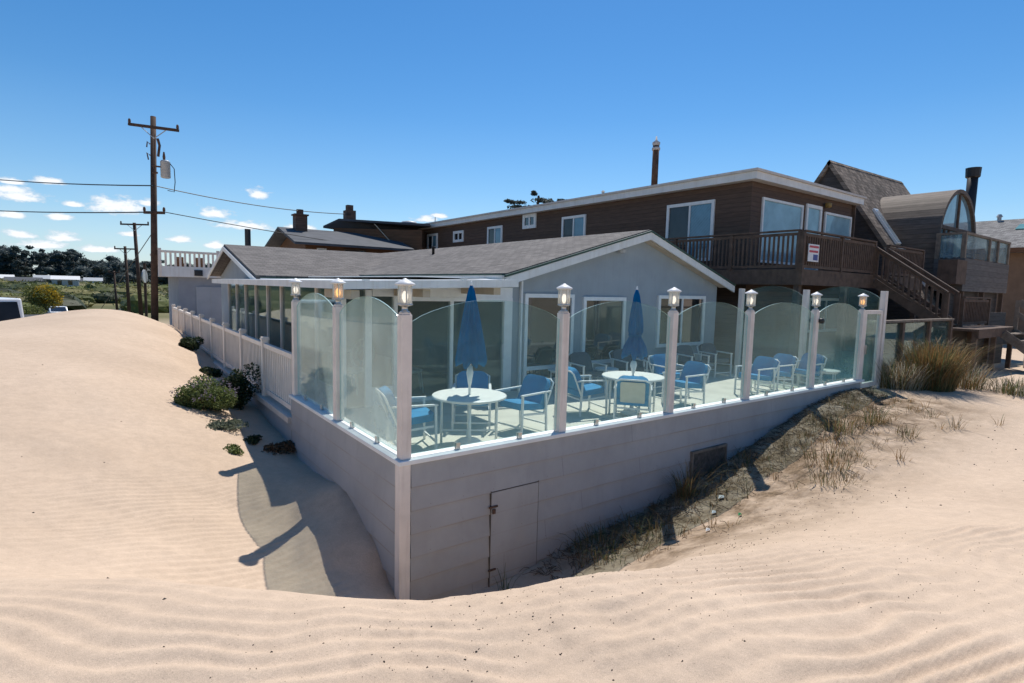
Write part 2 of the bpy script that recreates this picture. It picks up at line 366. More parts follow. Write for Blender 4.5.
# ------------------------------------------------------------------ sand terrain
CP = [  # surveyed heights (x, y, z), z = 0 at the deck rim
 (-2.5,-5.2,.16),(-6,-5,.5),(-3,-9,.45),(2,-8,.15),(8,-9,-.2),(-9,-10,.8),(0,-6.5,.13),(5,-6,-.02),(-1.1,-3.4,.09),(-2.9,-2.2,.12),(.75,-4.7,.1),(-1.9,-2.5,.08),
 (-3.03,-.85,-.02),(-2.2,-1.35,-.05),(-1.71,-1.96,.0),(-1.15,-2.38,.01),(-.58,-2.58,-.02),(.16,-2.7,-.10),(.97,-2.72,-.25),(1.75,-2.8,-.33),(2.87,-3.15,-.35),(4.45,-4.0,-.28),(-.9,-2.75,.06),(0,-3.1,.05),(.9,-3.2,-.05),(2,-3.6,-.12),(3.5,-4.2,-.15),
 (-.6,-.9,-1.5),(.1,.2,-1.62),(-.07,.08,-1.42),(-.07,.48,-1.17),(-.07,1.1,-.97),(-.07,1.67,-.79),(-.07,2.3,-.88),(-.07,2.9,-.95),(-.07,3.7,-.96),(-.07,4.4,-.86),(-.07,5.04,-.8),(-.45,.4,-1.3),(0,7.2,-.6),(0,8.5,-.42),(0,12,-.36),(0,16,-.3),(0,20,-.22),(0,23,-.2),
 (-.9,0,-1.25),(-1.25,.9,-1.06),(-.5,1.6,-1.05),(-1.9,-.1,-1.0),(-2.3,.5,-.82),(-3.1,.6,-.6),(-4.5,1,-.25),
 (-.5,5.2,-.72),(-1.1,5.2,-.5),(-1.9,5.5,-.18),(-.5,8,-.48),(-1.2,9,.02),(-.7,9,-.36),(-.6,11,-.30),(-1.0,12,.14),(-.55,13.5,-.18),(-.95,14.5,.22),(-2,9,.22),(-1.7,3,-.62),(-2.8,4.5,-.15),(-4.5,6,.25),
 (-2.2,14,.5),(-2.2,20,.62),(-1.0,18,.35),(-.35,18.5,.02),(-4.6,15,.36),(-5.3,20,.26),(-3.9,19,.47),(-7,10,.3),(-9,3,.35),(-10,16,.0),(-7,20,.0),(-1.2,21.5,.38),(-.3,22,-.1),
 (-2.5,25,.15),(-6,24.5,-.55),(-1,26,-.4),(-2,30,-1),(-8,31,-1.1),(3,30,-.7),(-14,24,-.3),(-16,8,.4),
 (.84,0,-1.68),(1.57,0,-1.65),(2.2,0,-1.57),(2.94,0,-1.47),(3.76,0,-1.38),(4.67,0,-1.2),(5.7,0,-1.0),(6.9,0,-.71),(8.28,0,-.38),(9.7,0,-.19),(10.7,0,-.2),(11.8,0,-.26),
 (.6,-1.3,-1.45),(1.4,-1.6,-1.2),(2.2,-1.75,-.97),(1.3,-2.1,-.95),(.5,-2.1,-1.05),(3.4,-1.5,-1.05),(4.8,-1.25,-.97),(3.6,-2.4,-.68),(5.2,-2.6,-.6),(6.5,-1.2,-.68),(8,-1.1,-.42),(9.5,-1,-.3),(7,-3,-.5),(9,-3,-.42),
 (11.5,-1.5,-.28),(13,-1.5,-.26),(13,-4,-.4),(16,-2,-.35),(16,-6,-.5),(10,-6,-.35),(20,0,-.42),(22,-7,-.6),(14,2,-.45),(20,5,-.5),(30,-4,-.8),(30,6,-.7),
]
_cp = np.array(CP, float)
def _tps(r2): return np.where(r2 > 1e-12, r2*np.log(np.maximum(r2, 1e-12)), 0)
_n = len(_cp); _d2 = ((_cp[:, None, :2]-_cp[None, :, :2])**2).sum(-1)
_A = np.zeros((_n+3, _n+3)); _A[:_n, :_n] = _tps(_d2)+np.eye(_n)*.12
_A[:_n, _n] = 1; _A[:_n, _n+1:] = _cp[:, :2]; _A[_n, :_n] = 1; _A[_n+1:, :_n] = _cp[:, :2].T
_w = np.linalg.solve(_A, np.concatenate([_cp[:, 2], [0, 0, 0]]))
def z_far(x, y):
    z = -1.0 - 3.4*sstep(35, 130, y) + .0*x
    z = z + 1.2*sstep(-14, -40, y)*(.5+.5*vnoise(x*.06, y*.06)) + .5*sstep(-14, -30, x)*vnoise(x*.08+3, y*.08)
    return z
def z_sand(x, y, ripple=True):
    x = np.asarray(x, float); y = np.asarray(y, float); shp = x.shape
    xf = x.ravel(); yf = y.ravel()
    z = np.empty_like(xf)
    for a in range(0, len(xf), 40000):
        X = xf[a:a+40000]; Y = yf[a:a+40000]
        cx = np.clip(X, -18, 34); cy = np.clip(Y, -12, 33)
        r2 = (cx[:, None]-_cp[None, :, 0])**2+(cy[:, None]-_cp[None, :, 1])**2
        zz = _tps(r2)@_w[:_n]+_w[_n]+cx*_w[_n+1]+cy*_w[_n+2]
        zz = np.clip(zz, -1.9, 1.3)
        d = np.maximum.reduce([-10-X, X-26, -9-Y, Y-26, np.zeros_like(X)])
        zz = zz*(1-sstep(0, 9, d)) + z_far(X, Y)*sstep(0, 9, d)
        z[a:a+40000] = zz
    near = sstep(16, 6, np.hypot(xf+1, yf+1))
    z = z + .055*fbm(xf*.38+5, yf*.30+2, 2)*sstep(-1.0, -2.5, xf)*sstep(-1.5, .8, yf)*near
    z = z + near*.025*fbm(xf*1.1, yf*1.1, 3)
    if ripple:
        dep = (xf-CAM[0])*math.sin(YAW)+(yf-CAM[1])*math.cos(YAW)      # metres away from the dune crest line
        lat = (xf-CAM[0])*math.cos(YAW)-(yf-CAM[1])*math.sin(YAW)
        lp_ = np.maximum(lat, 0); lp_ = lp_*lp_/(lp_+.8)
        w = dep-.56*lp_+.05*np.sin(lat*1.7+1.2*vnoise(xf*.7, yf*.7))+.24*fbm(xf*.62+9, yf*.62, 3)+.03*vnoise(xf*3.1, yf*3.1)
        lam = .138
        ph = (w/lam) % 1
        prof = np.where(ph < .7, ph/.7, (1-ph)/.3); prof = prof*prof*(3-2*prof)
        broken = np.clip(.85+.8*vnoise(xf*1.3+31, yf*1.1+4), .25, 1.2)
        crest = np.interp(lat, [-4, -.6, .6, 2, 4.9, 8], [3.15, 3.07, 3.7, 4.40, 5.0, 5.6])
        foreg = sstep(.25, -.15, dep-crest)*sstep(8, 5, lat)
        pit = sstep(-1.3, -.3, lat)*sstep(1.8, .8, lat)*foreg
        z = z + pit*.012*fbm(xf*5, yf*5, 3)
        z = z + .029*(prof-.4)*foreg*broken*np.clip(.75+.2*lat+.3*sstep(-.5, -2, lat), .55, 1)
        # finer ripples on the smooth dune to the left
        w2 = yf*.93-xf*.25+.12*fbm(xf*.6, yf*.6+7, 3)+.02*vnoise(xf*3, yf*3); ph2 = (w2/.098) % 1
        p2 = np.where(ph2 < .7, ph2/.7, (1-ph2)/.3)
        m2 = sstep(0, 1.2, yf+.6*xf+1.9)*sstep(3.4, 1.8, yf)*sstep(-.2, -1, xf)*sstep(-4.2, -2.2, xf)
        z = z + .009*(p2*p2*(3-2*p2))*m2*np.clip(.7+.8*vnoise(xf*.5+2, yf*.5+11), .1, 1)
        # trampled grit by the grass on the right
        m3 = sstep(-3.2, -1.8, yf)*sstep(3, 5, xf)*sstep(14, 11, xf)
        z = z + m3*.02*fbm(xf*4, yf*4, 3)
    # keep the sheet under the floors of the deck and the houses
    ins = (xf > .03) & (xf < 11.9) & (yf > .03) & (yf < 23) | (xf > .03) & (xf < 12.6) & (yf > 4.4) & (yf < 23)
    z = np.where(ins, np.minimum(z, -.75), z)
    return z.reshape(shp)
def zt(x, y): return float(z_sand(np.array([x]), np.array([y]), False)[0])

def axis(lo, hi, step, far_lo, far_hi, g=1.13):
    a = list(np.arange(lo, hi+1e-6, step)); s = step; p = hi
    while p < far_hi: s *= g; p += s; a.append(p)
    s = step; p = lo; b = []
    while p > far_lo: s *= g; p -= s; b.append(p)
    return np.array(b[::-1]+a)
gx = axis(-4.6, 5.2, .0195, -2500, 3000); gy = axis(-4.9, 3.4, .0195, -2500, 4000)
GX, GY = np.meshgrid(gx, gy)
GZ = z_sand(GX, GY)
nv = GX.size; nx = len(gx); ny = len(gy)
me = bpy.data.meshes.new('sand_ground')
idx = np.arange(nv).reshape(ny, nx)
q = np.stack([idx[:-1, :-1], idx[:-1, 1:], idx[1:, 1:], idx[1:, :-1]], -1).reshape(-1, 4)
me.vertices.add(nv); me.vertices.foreach_set('co', np.stack([GX, GY, GZ], -1).ravel())
me.loops.add(q.size); me.loops.foreach_set('vertex_index', q.ravel())
me.polygons.add(len(q)); me.polygons.foreach_set('loop_start', np.arange(0, q.size, 4)); me.polygons.foreach_set('loop_total', np.full(len(q), 4))
me.polygons.foreach_set('use_smooth', np.ones(len(q), bool)); me.update(calc_edges=True)
def sand_mat():
    m, nt = new_mat('dune_sand')
    co = N(nt, 'ShaderNodeTexCoord').outputs['Object']
    sp = N(nt, 'ShaderNodeSeparateXYZ'); L(nt, co, sp.inputs[0])
    g1 = noise(nt, co, .55, 5); g2 = noise(nt, co, 260, 3, .7); g3 = noise(nt, co, 9, 5, .65)
    c = ramp(nt, g1, [(.3, (.515, .390, .284)), (.7, (.595, .457, .338))])
    c = mixc(nt, .6, c, ramp(nt, g2, [(.3, .6), (.7, 1.35)]), 'MULTIPLY')
    c = mixc(nt, .45, c, ramp(nt, g3, [(.3, .8), (.7, 1.15)]), 'MULTIPLY')
    g4 = noise(nt, co, 75, 2, .5)
    c = mixc(nt, mth(nt, 'MULTIPLY', ramp(nt, g4, [(.66, 0), (.74, 1)]), .35), c, (.16, .12, .09))
    # damp, root-bound sand and plant litter in the strip beside the front wall
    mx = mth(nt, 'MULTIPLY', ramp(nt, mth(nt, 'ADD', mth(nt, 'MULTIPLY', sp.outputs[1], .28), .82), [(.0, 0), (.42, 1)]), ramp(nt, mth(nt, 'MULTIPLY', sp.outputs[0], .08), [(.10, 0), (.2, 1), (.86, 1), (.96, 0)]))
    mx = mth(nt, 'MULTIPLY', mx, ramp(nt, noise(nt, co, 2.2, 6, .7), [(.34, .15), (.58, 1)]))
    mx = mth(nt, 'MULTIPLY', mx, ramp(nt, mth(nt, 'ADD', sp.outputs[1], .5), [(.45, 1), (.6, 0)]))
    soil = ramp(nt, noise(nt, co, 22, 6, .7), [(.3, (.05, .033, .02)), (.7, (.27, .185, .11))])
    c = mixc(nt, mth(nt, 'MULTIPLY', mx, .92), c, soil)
    # beyond the dunes: field and scrub soil
    far = ramp(nt, mth(nt, 'MULTIPLY', mth(nt, 'SUBTRACT', sp.outputs[1], 28), .02, True), [(.0, 0), (.35, 1)])
    fld = ramp(nt, noise(nt, co, .03, 6, .6), [(.35, (.07, .08, .03)), (.65, (.21, .18, .09))])
    c = mixc(nt, far, c, fld)
    p = N(nt, 'ShaderNodeBsdfPrincipled'); L(nt, c, p.inputs['Base Color']); p.inputs['Roughness'].default_value = .95
    p.inputs['Specular IOR Level'].default_value = .12
    n1 = bump(nt, noise(nt, co, 320, 2, .6), .35, .004)
    n2 = bump(nt, noise(nt, co, 34, 4, .6), .35, .012, n1)
    wv = N(nt, 'ShaderNodeTexWave'); L(nt, co, wv.inputs['Vector']); wv.bands_direction = 'Y'; wv.inputs['Scale'].default_value = 1.9
    wv.inputs['Distortion'].default_value = 5; wv.inputs['Detail'].default_value = 3; wv.inputs['Detail Scale'].default_value = 1.2
    n3 = bump(nt, wv.outputs['Fac'], .04, .015, n2)
    L(nt, n3, p.inputs['Normal']); out(nt, p.outputs[0]); return m
me.materials.append(sand_mat())
sand = bpy.data.objects.new('sand_ground', me); COL.objects.link(sand); tag(sand, 'pale rippled dune sand drifted around the house', 'sand', kind='structure')

# ------------------------------------------------------------------ the raised deck
deck = thing('raised_deck', 'grey lap sided raised deck base with white rim under the glass windbreak', 'deck')
def lap_wall(p0, p1, z0, z1, bh, nrm, name, m, parent, lean=.02):
    """overlapping boards; p0 -> p1 along the wall, nrm points outwards"""
    p0, p1, n = Vector(p0), Vector(p1), Vector(nrm); mb = MB(); z = z1
    while z > z0:
        zb = max(z0, z-bh)
        for a, b in ((z, zb),):
            vs = [p0+Vector((0, 0, a)), p1+Vector((0, 0, a)), p1+Vector((0, 0, b))+n*lean, p0+Vector((0, 0, b))+n*lean,
                  p0+Vector((0, 0, a))-n*.05, p1+Vector((0, 0, a))-n*.05, p1+Vector((0, 0, b))-n*.05, p0+Vector((0, 0, b))-n*.05]
            mb.add(vs, [(0, 1, 2, 3), (4, 7, 6, 5), (0, 4, 5, 1), (3, 2, 6, 7), (0, 3, 7, 4), (1, 5, 6, 2)])
        z = zb
    return mb.build(name, m, parent)
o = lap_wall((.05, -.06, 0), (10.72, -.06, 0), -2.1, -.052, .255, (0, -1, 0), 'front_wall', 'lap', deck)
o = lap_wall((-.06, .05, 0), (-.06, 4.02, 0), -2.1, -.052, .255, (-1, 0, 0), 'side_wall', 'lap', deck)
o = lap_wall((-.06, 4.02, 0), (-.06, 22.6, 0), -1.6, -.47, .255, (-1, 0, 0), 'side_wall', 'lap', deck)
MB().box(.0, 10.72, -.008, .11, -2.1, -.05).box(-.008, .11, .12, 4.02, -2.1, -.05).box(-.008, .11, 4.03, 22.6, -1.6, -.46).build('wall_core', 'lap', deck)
MB().box(.115, 11.70, .115, 4.48, -.6, FLOOR).box(.115, 1.0, 4.482, 22.6, -.6, FLOOR-.003).build('floor', 'floor', deck)
MB().box(-.10, 10.82, -.10, .12, -.048, 0).box(-.10, .12, .122, 4.04, -.048, 0).build('rim_cap', 'cap', deck, bevel=.006)
MB().box(-.12, .13, 4.05, 22.6, -.47, -.38).build('ledge_beam', 'trim', deck)
MB().box(-.084, .04, -.084, .04, -2.1, -.05).build('corner_trim', 'post', deck, bevel=.008)
# access hatch and crawl-space vent in the front wall
ht = MB()
ht.box(1.06, 1.75, -.088, -.066, -1.66, -.56)
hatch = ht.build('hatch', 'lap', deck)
g = MB().box(1.05, 1.06, -.083, -.06, -1.7, -.543).box(1.75, 1.760, -.083, -.06, -1.7, -.543).box(1.06, 1.75, -.083, -.06, -.56, -.55)
g.build('hatch_gap', mat('dark_gap', (.10, .085, .07), .9), hatch)
la = MB().box(1.02, 1.14, -.105, -.09, -.735, -.715).box(1.06, 1.095, -.125, -.106, -.80, -.745)
la.build('latch', 'rust', hatch)
MB().box(1.03, 1.13, -.105, -.09, -1.495, -1.475).build('hinge', 'rust', hatch)
vt = MB().box(4.83, 5.68, -.10, -.075, -1.35, -.70)
vent = vt.build('vent', mat('vent_mesh', (.10, .085, .07), .9, .5, 14, bs=.8, bscale=60), deck)
MB().box(4.79, 4.83, -.115, -.07, -1.35, -.66).box(5.68, 5.72, -.115, -.07, -1.35, -.66).box(4.83, 5.68, -.115, -.07, -.70, -.66).build('vent_frame', 'oldwood', vent)

# ------------------------------------------------------------------ glass windbreak
RX = [0, 2.145, 4.288, 6.33, 8.60, 10.66]
LY = [1.98, 3.935]
wb = thing('glass_windbreak', 'arched glass windbreak on pale posts along the deck edge facing the dune', 'windbreak')
def post_mb(x, y, h=1.5, z0=0.002):
    return MB().box(x-.057, x+.057, y-.057, y+.057, z0, h).box(x-.048, x+.048, y-.048, y+.048, h+.001, h+.02)
def pane_mb(a, b, off, axis_, z0=.035, ze=1.42, zm=1.655):
    pts = [(a, z0)]+[(b, z0)]
    for k in range(17):
        t = k/16; pts.append((b+(a-b)*t, ze+(zm-ze)*math.sin(math.pi*t)**.75))
    mb = MB()
    if axis_ == 'x': mb.prism([(u, off-.006, z) for u, z in pts], (0, .012, 0))
    else: mb.prism([(off-.006, u, z) for u, z in pts], (.012, 0, 0))
    for i in range(2, len(mb.mi)): mb.mi[i] = 1
    return mb
def lantern(x, y, z, glow, label):
    t = thing('post_lantern', label, 'lantern', (x, y, z), 'lanterns on the windbreak posts')
    MB().lathe([(.05, z), (.05, z+.012), (.032, z+.015), (.032, z+.06), (.055, z+.066), (.08, z+.075), (.08, z+.088)], 12, (x, y)).build('base', 'metal', t, True)
    MB().lathe([(.058, z+.09), (.060, z+.27)], 12, (x, y)).build('lamp_glass', 'lampglass', t, True)
    MB().lathe([(.012, z+.10), (.03, z+.14), (.032, z+.18), (.012, z+.215)], 10, (x, y)).build('bulb', glow, t, True)
    cg = MB()
    for k in range(6):
        a = math.pi*k/3+.3; cg.bar((x+.069*math.cos(a), y+.069*math.sin(a), z+.088), (x+.069*math.cos(a), y+.069*math.sin(a), z+.275), .011, .011)
    cg.build('cage', 'metal', t)
    MB().lathe([(.085, z+.272), (.105, z+.28), (.10, z+.292), (.05, z+.32), (.02, z+.335), (.012, z+.345)], 14, (x, y)).build('cap', 'cap', t, True)
    return t
for i, x in enumerate(RX): post_mb(x, 0).build('post', 'post', wb, bevel=.006)
for y in LY: post_mb(0, y).build('post', 'post', wb, bevel=.006)
for i in range(5):
    p = pane_mb(RX[i]+.068, RX[i+1]-.068, 0, 'x').build('glass_pane', ['pane', 'paneedge'], wb)
    for t in (.3, .7):
        u = RX[i]+(RX[i+1]-RX[i])*t; MB().box(u-.025, u+.025, -.022, -.008, .004, .075).box(u-.025, u+.025, .008, .022, .004, .075).build('clamp', 'metal', p)
ys = [0]+LY
for i in range(2):
    p = pane_mb(ys[i]+.068, ys[i+1]-.068, 0, 'y').build('glass_pane', ['paneleft', 'paneedge'], wb); p['label'] = 'salt frosted pane on the shorter side'
    for t in (.35, .75):
        u = ys[i]+(ys[i+1]-ys[i])*t; MB().box(-.022, -.008, u-.025, u+.025, .004, .075).box(.008, .022, u-.025, u+.025, .004, .075).build('clamp', 'metal', p)
LB = ['white glowing lantern on the tall corner post of the windbreak', 'white lantern on the post right of the near umbrella table', 'white lantern on the post between the second umbrella and the blue chairs',
      'white lantern on the third post right of the corner post', 'white lantern on the next to last front post, above a dark hook', 'amber lit lantern on the last front post beside the gate']
for i, x in enumerate(RX): lantern(x, 0, 1.52, 'bulbo' if i == 5 else 'bulbw', LB[i])
lantern(0, LY[0], 1.52, 'bulbo', 'amber lit lantern on the post left of the corner post')
lantern(0, LY[1], 1.52, 'bulbw', 'white lantern on the post where the white railing begins')
MB().lathe([(.03, 1.26), (.055, 1.29), (.055, 1.33), (.03, 1.36)], 10, (8.67, -.09)).build('hook', 'dmetal', wb, True)
# taller glass screen and gate along the far end of the deck
gs = thing('glass_screen', 'taller arched glass screen with pale posts at the far end of the deck', 'screen')
ex = 11.74
for y in (0, 1.73, 3.48): MB().box(ex-.06, ex+.06, y-.06, y+.06, -.45, 1.93).build('post', 'post', gs, bevel=.006)
pane_mb(.09, 1.64, ex, 'y', -.3, 1.78, 2.02).build('glass_pane', ['pane', 'paneedge'], gs)
pane_mb(1.82, 3.39, ex, 'y', -.3, 1.78, 2.02).build('glass_pane', ['pane', 'paneedge'], gs)
gt = thing('glass_gate', 'narrow white framed glass gate between last lantern post and end post', 'gate')
MB().box(10.76, 10.84, -.04, .04, -.2, 1.5).box(11.56, 11.64, -.04, .04, -.2, 1.5).box(10.84, 11.56, -.04, .04, 1.42, 1.5).box(10.84, 11.56, -.04, .04, -.2, -.1).build('gate_frame', 'post', gt)
MB().box(10.84, 11.56, -.006, .006, -.1, 1.42).build('pane', 'pane', gt)
MB().box(10.83, 10.87, -.07, -.041, .55, .75).build('handle', 'metal', gt)

# ------------------------------------------------------------------ white picket railing along the side
rl = thing('picket_railing', 'white vinyl picket railing running back along the side walkway', 'railing')
fy = [4.03+2.05*i for i in range(10)]
for i, y in enumerate(fy):
    if i: 
        p = MB().box(-.06, .06, y-.06, y+.06, -.378, .70).build('post', 'vinyl', rl, bevel=.004)
        MB().box(-.075, .075, y-.075, y+.075, .701, .725).prism([(-.06, y-.06, .7255), (.06, y-.06, .7255), (.06, y+.06, .7255), (-.06, y+.06, .7255)], (0, 0, .03)).build('post_cap', 'vinyl', p)
for i in range(9):
    a, b = fy[i]+.062, fy[i+1]-.062
    mb = MB().box(-.035, .035, a, b, .56, .64).box(-.03, .03, a, b, -.30, -.22)
    n = 15
    for k in range(n):
        u = a+(b-a)*(k+.5)/n; mb.box(-.014, .014, u-.022, u+.022, -.22, .56)
    mb.build('picket_panel', 'vinyl', rl)

# ------------------------------------------------------------------ windows
def window(parent, ax, w, u0, u1, z0, z1, sgn, panes, fw=.09, name='window', fmat='white', depth=.06, split=None):
    """ax 'y': wall plane y=w seen from -y when sgn=-1; ax 'x' likewise"""
    def bx(mb, a, b, c, d, n0, n1):
        lo, hi = sorted((w+sgn*n0, w+sgn*n1))
        return mb.box(a, b, lo, hi, c, d) if ax == 'y' else mb.box(lo, hi, a, b, c, d)
    f = MB(); bx(f, u0, u1, z1-fw, z1, -.02, depth); bx(f, u0, u1, z0, z0+fw, -.02, depth)
    bx(f, u0, u0+fw, z0+fw, z1-fw, -.02, depth); bx(f, u1-fw, u1, z0+fw, z1-fw, -.02, depth)
    n = len(panes); iu0, iu1 = u0+fw, u1-fw; mw = fw*.6
    cuts = split or [k/n for k in range(1, n)]
    edges = [iu0]+[iu0+(iu1-iu0)*t for t in cuts]+[iu1]
    for e in edges[1:-1]: bx(f, e-mw/2, e+mw/2, z0+fw, z1-fw, -.02, depth*.8)
    fo = f.build(name, fmat, parent)
    for k, pm in enumerate(panes):
        a = edges[k]+(mw/2 if k else 0); b = edges[k+1]-(mw/2 if k < n-1 else 0)
        p = MB(); bx(p, a, b, z0+fw, z1-fw, .003, .018); p.build('pane', pm, fo)
    return fo

# ------------------------------------------------------------------ the stucco beach house
ho = thing('beach_house', 'low blue grey stucco beach house with grey shingle gables and enclosed porch', 'house', (4.65, 4.5, FLOOR))
YW = 4.5
w = MB()
w.prism([(4.65, YW, FLOOR), (12.1, YW, FLOOR), (12.1, YW, 2.02), (8.72, YW, 3.16), (4.65, YW, 2.03)], (0, .2, 0))
w.box(11.9, 12.1, YW+.201, 21, FLOOR, 2.0).box(4.65, 4.85, YW+.201, 12.6, FLOOR, 2.0)
w.box(1.5, 4.649, 12.6, 12.8, FLOOR, 1.95)
w.prism([(1.5, 12.81, FLOOR), (1.5, 20.3, FLOOR), (1.5, 20.3, 1.98), (1.5, 16.9, 2.9), (1.5, 12.81, 1.98)], (.2, 0, 0))
w.box(1.701, 11.899, 20.1, 20.3, FLOOR, 2.0)
w.build('wall', 'stucco', ho)
def roof(parent, name, pts, t, m, uvf, fas=None):
    return MB().prism(pts, (0, 0, -t)).build(name, m, parent, uvf=uvf)
sl = math.hypot(4.4, 1.24)/4.4
main_uv = lambda p: (p.y, p.x*sl)
R0 = roof(ho, 'roof', [(4.32, 4.25, 2.10), (8.72, 4.25, 3.34), (8.72, 21, 3.34), (4.32, 21, 2.10)], .10, 'shingle', main_uv)
roof(ho, 'roof', [(8.72, 4.25, 3.34), (12.45, 4.25, 2.10), (12.45, 21, 2.10), (8.72, 21, 3.34)], .10, 'shingle', main_uv)
wing_uv = lambda p: (p.x, p.y*1.03)
roof(ho, 'roof', [(1.1, 12.0, 1.98), (8.6, 12.0, 1.98), (8.6, 16.9, 3.10), (1.1, 16.9, 3.08)], .10, 'shingle', wing_uv)
roof(ho, 'roof', [(1.1, 16.9, 3.08), (8.6, 16.9, 3.10), (8.6, 20.6, 2.1), (1.1, 20.6, 2.07)], .10, 'shingle', wing_uv)
# barge boards, drip edge, gutter
f = MB()
f.prism([(4.26, 4.235, 2.01), (8.72, 4.235, 3.27), (8.72, 4.235, 3.09), (4.26, 4.235, 1.83)], (0, -.045, 0))
f.prism([(8.721, 4.235, 3.27), (12.52, 4.235, 2.005), (12.52, 4.235, 1.825), (8.721, 4.235, 3.09)], (0, -.045, 0))
f.prism([(1.085, 11.95, 1.89), (1.085, 16.9, 3.0), (1.085, 16.9, 2.86), (1.085, 11.95, 1.75)], (-.04, 0, 0))
f.prism([(1.085, 16.901, 3.0), (1.085, 20.7, 1.98), (1.085, 20.7, 1.84), (1.085, 16.901, 2.86)], (-.04, 0, 0))
f.box(4.2, 4.31, 4.26, 11.9, 1.94, 2.05).box(4.38, 4.60, 4.25, 4.4955, 1.86, 2.03)
f.box(1.2, 4.15, 11.88, 11.985, 1.82, 1.90)
f.build('fascia', 'fascia', ho)
g = MB()
g.prism([(4.24, 4.23, 2.055), (8.72, 4.23, 3.315), (8.72, 4.23, 3.275), (4.24, 4.23, 2.015)], (0, -.06, 0))
g.prism([(8.721, 4.23, 3.315), (12.54, 4.23, 2.05), (12.54, 4.23, 2.01), (8.721, 4.23, 3.275)], (0, -.06, 0))
g.box(4.18, 4.312, 4.26, 11.9, 2.053, 2.075).box(1.2, 4.2, 11.90, 11.995, 1.905, 1.93)
g.build('drip_edge', 'greenflash', ho)
MB().prism([(4.7, 4.262, 2.02), (8.72, 4.262, 3.12), (12.2, 4.262, 1.99), (12.2, 4.262, 1.95), (8.72, 4.262, 3.08), (4.7, 4.262, 1.98)], (0, .235, 0)).build('soffit', 'soffit', ho)
MB().box(4.84, 4.885, 4.42, 4.488, FLOOR, 1.95).build('downspout', 'white', ho)
wl = MB().lathe([(.02, 2.70), (.09, 2.72), (.11, 2.80), (.03, 2.83)], 12, (7.85, 4.36)).box(7.8, 7.9, 4.38, 4.497, 2.76, 2.86).build('wall_light', 'grey', ho)
# windows on the terrace front (dark panes mirroring the dunes)
window(ho, 'y', YW, 4.97, 6.42, -.33, 1.68, -1, ['mirror'], .085)
window(ho, 'y', YW, 6.72, 8.18, .0, 1.63, -1, ['mirror'], .09)
window(ho, 'y', YW, 9.44, 11.5, .30, 1.70, -1, ['mirror', 'dark'], .09)
MB().box(5.0, 6.39, 4.425, 4.439, -.02, .07).build('window_rail', 'white', ho)
# enclosed porch
po = MB()
porch_y = [4.62+1.335*i for i in range(9)]
for y in porch_y: po.box(.92, 1.02, y-.05, y+.05, FLOOR, 1.70)
po.box(.93, 1.01, 4.67, 15.3, 1.701, 1.78).box(.93, 1.01, 4.67, 15.3, FLOOR, -.12)
po.build('porch_frame', 'trim', ho)
for i in range(8):
    MB().box(.962, .974, porch_y[i]+.052, porch_y[i+1]-.052, -.118, 1.70).build('porch_window', 'winglass', ho)
fr = MB().box(1.36, 1.48, 4.47, 4.57, FLOOR, 1.70).box(.92, 1.0, 4.46, 4.56, FLOOR, 1.70).box(1.49, 4.64, 4.47, 4.57, 1.58, 1.80).box(1.49, 1.9, 4.47, 4.57, FLOOR, -.1)
fr.build('porch_front_frame', 'white', ho)
MB().box(1.0, 1.36, 4.51, 4.522, FLOOR, 1.7).box(1.481, 1.9, 4.51, 4.522, -.1, 1.58).build('porch_window', 'winglass', ho)
sd = MB().box(1.91, 1.98, 4.46, 4.58, FLOOR, 1.58).box(4.43, 4.64, 4.46, 4.58, FLOOR, 1.58).box(1.98, 4.43, 4.46, 4.58, 1.50, 1.579).box(1.98, 4.43, 4.46, 4.58, FLOOR, -.38).box(3.12, 3.19, 4.465, 4.575, -.38, 1.5).build('sliding_door', 'white', ho)
MB().box(1.981, 3.119, 4.51, 4.522, -.379, 1.499).build('pane', 'winglass', sd)
MB().box(3.191, 4.429, 4.53, 4.542, -.379, 1.499).build('pane', 'winglass', sd)
MB().box(4.36, 4.40, 4.42, 4.459, .3, .6).build('handle', 'grey', sd)
MB().box(1.03, 4.64, 4.6, 12.59, -.47, FLOOR+.004).build('porch_floor', 'wall_in', ho)
# flat porch cover: L-shaped sheet rising towards the house
cv = [(.5, 3.12, 1.72), (3.76, 3.12, 1.825), (3.76, 4.22, 1.825), (4.17, 4.40, 1.845), (4.17, 11.85, 1.85), (2.0, 12.5, 1.78), (2.0, 15.5, 1.78), (.5, 15.5, 1.72)]
MB().prism([(a+.035, b+.035 if b < 4 else b, c+.02) for a, b, c in cv], (0, 0, .09)).build('porch_cover', 'soffit', ho)
MB().prism([(a+.02, b+.02 if b < 4 else b, c+.1105) for a, b, c in cv], (0, 0, .015)).build('porch_cover_sheet', 'white', ho)
MB().prism([(.5, 3.12, 1.712), (3.78, 3.12, 1.815), (3.78, 3.12, 1.945), (.5, 3.12, 1.842)], (0, .032, 0)).box(.478, .5, 3.12, 15.5, 1.712, 1.842).build('cover_fascia', 'fascia', ho)
for b_ in ((3.35, 3.5, 3.3, 4.46, 1.66, 1.79), (.62, .76, 3.2, 4.46, 1.56, 1.70), (1.9, 2.04, 3.3, 4.46, 1.60, 1.735)): MB().box(*b_).build('cover_beam', 'soffit', ho)
MB().box(2.5, 4.18, 4.7, 11.8, 1.965, 1.985).build('flashing', 'fascia', ho)
for (x, y, z) in ((.9, 3.3, 1.852), (1.6, 3.3, 1.873), (2.7, 3.3, 1.91)): MB().box(x-.05, x+.05, y-.04, y+.04, z-.005, z+.025).build('cover_clip', 'metal', ho)
MB().lathe([(.05, 2.9), (.05, 3.16), (.08, 3.17), (.08, 3.22)], 10, (7.3, 13)).build('roof_vent', 'dmetal', ho, True)
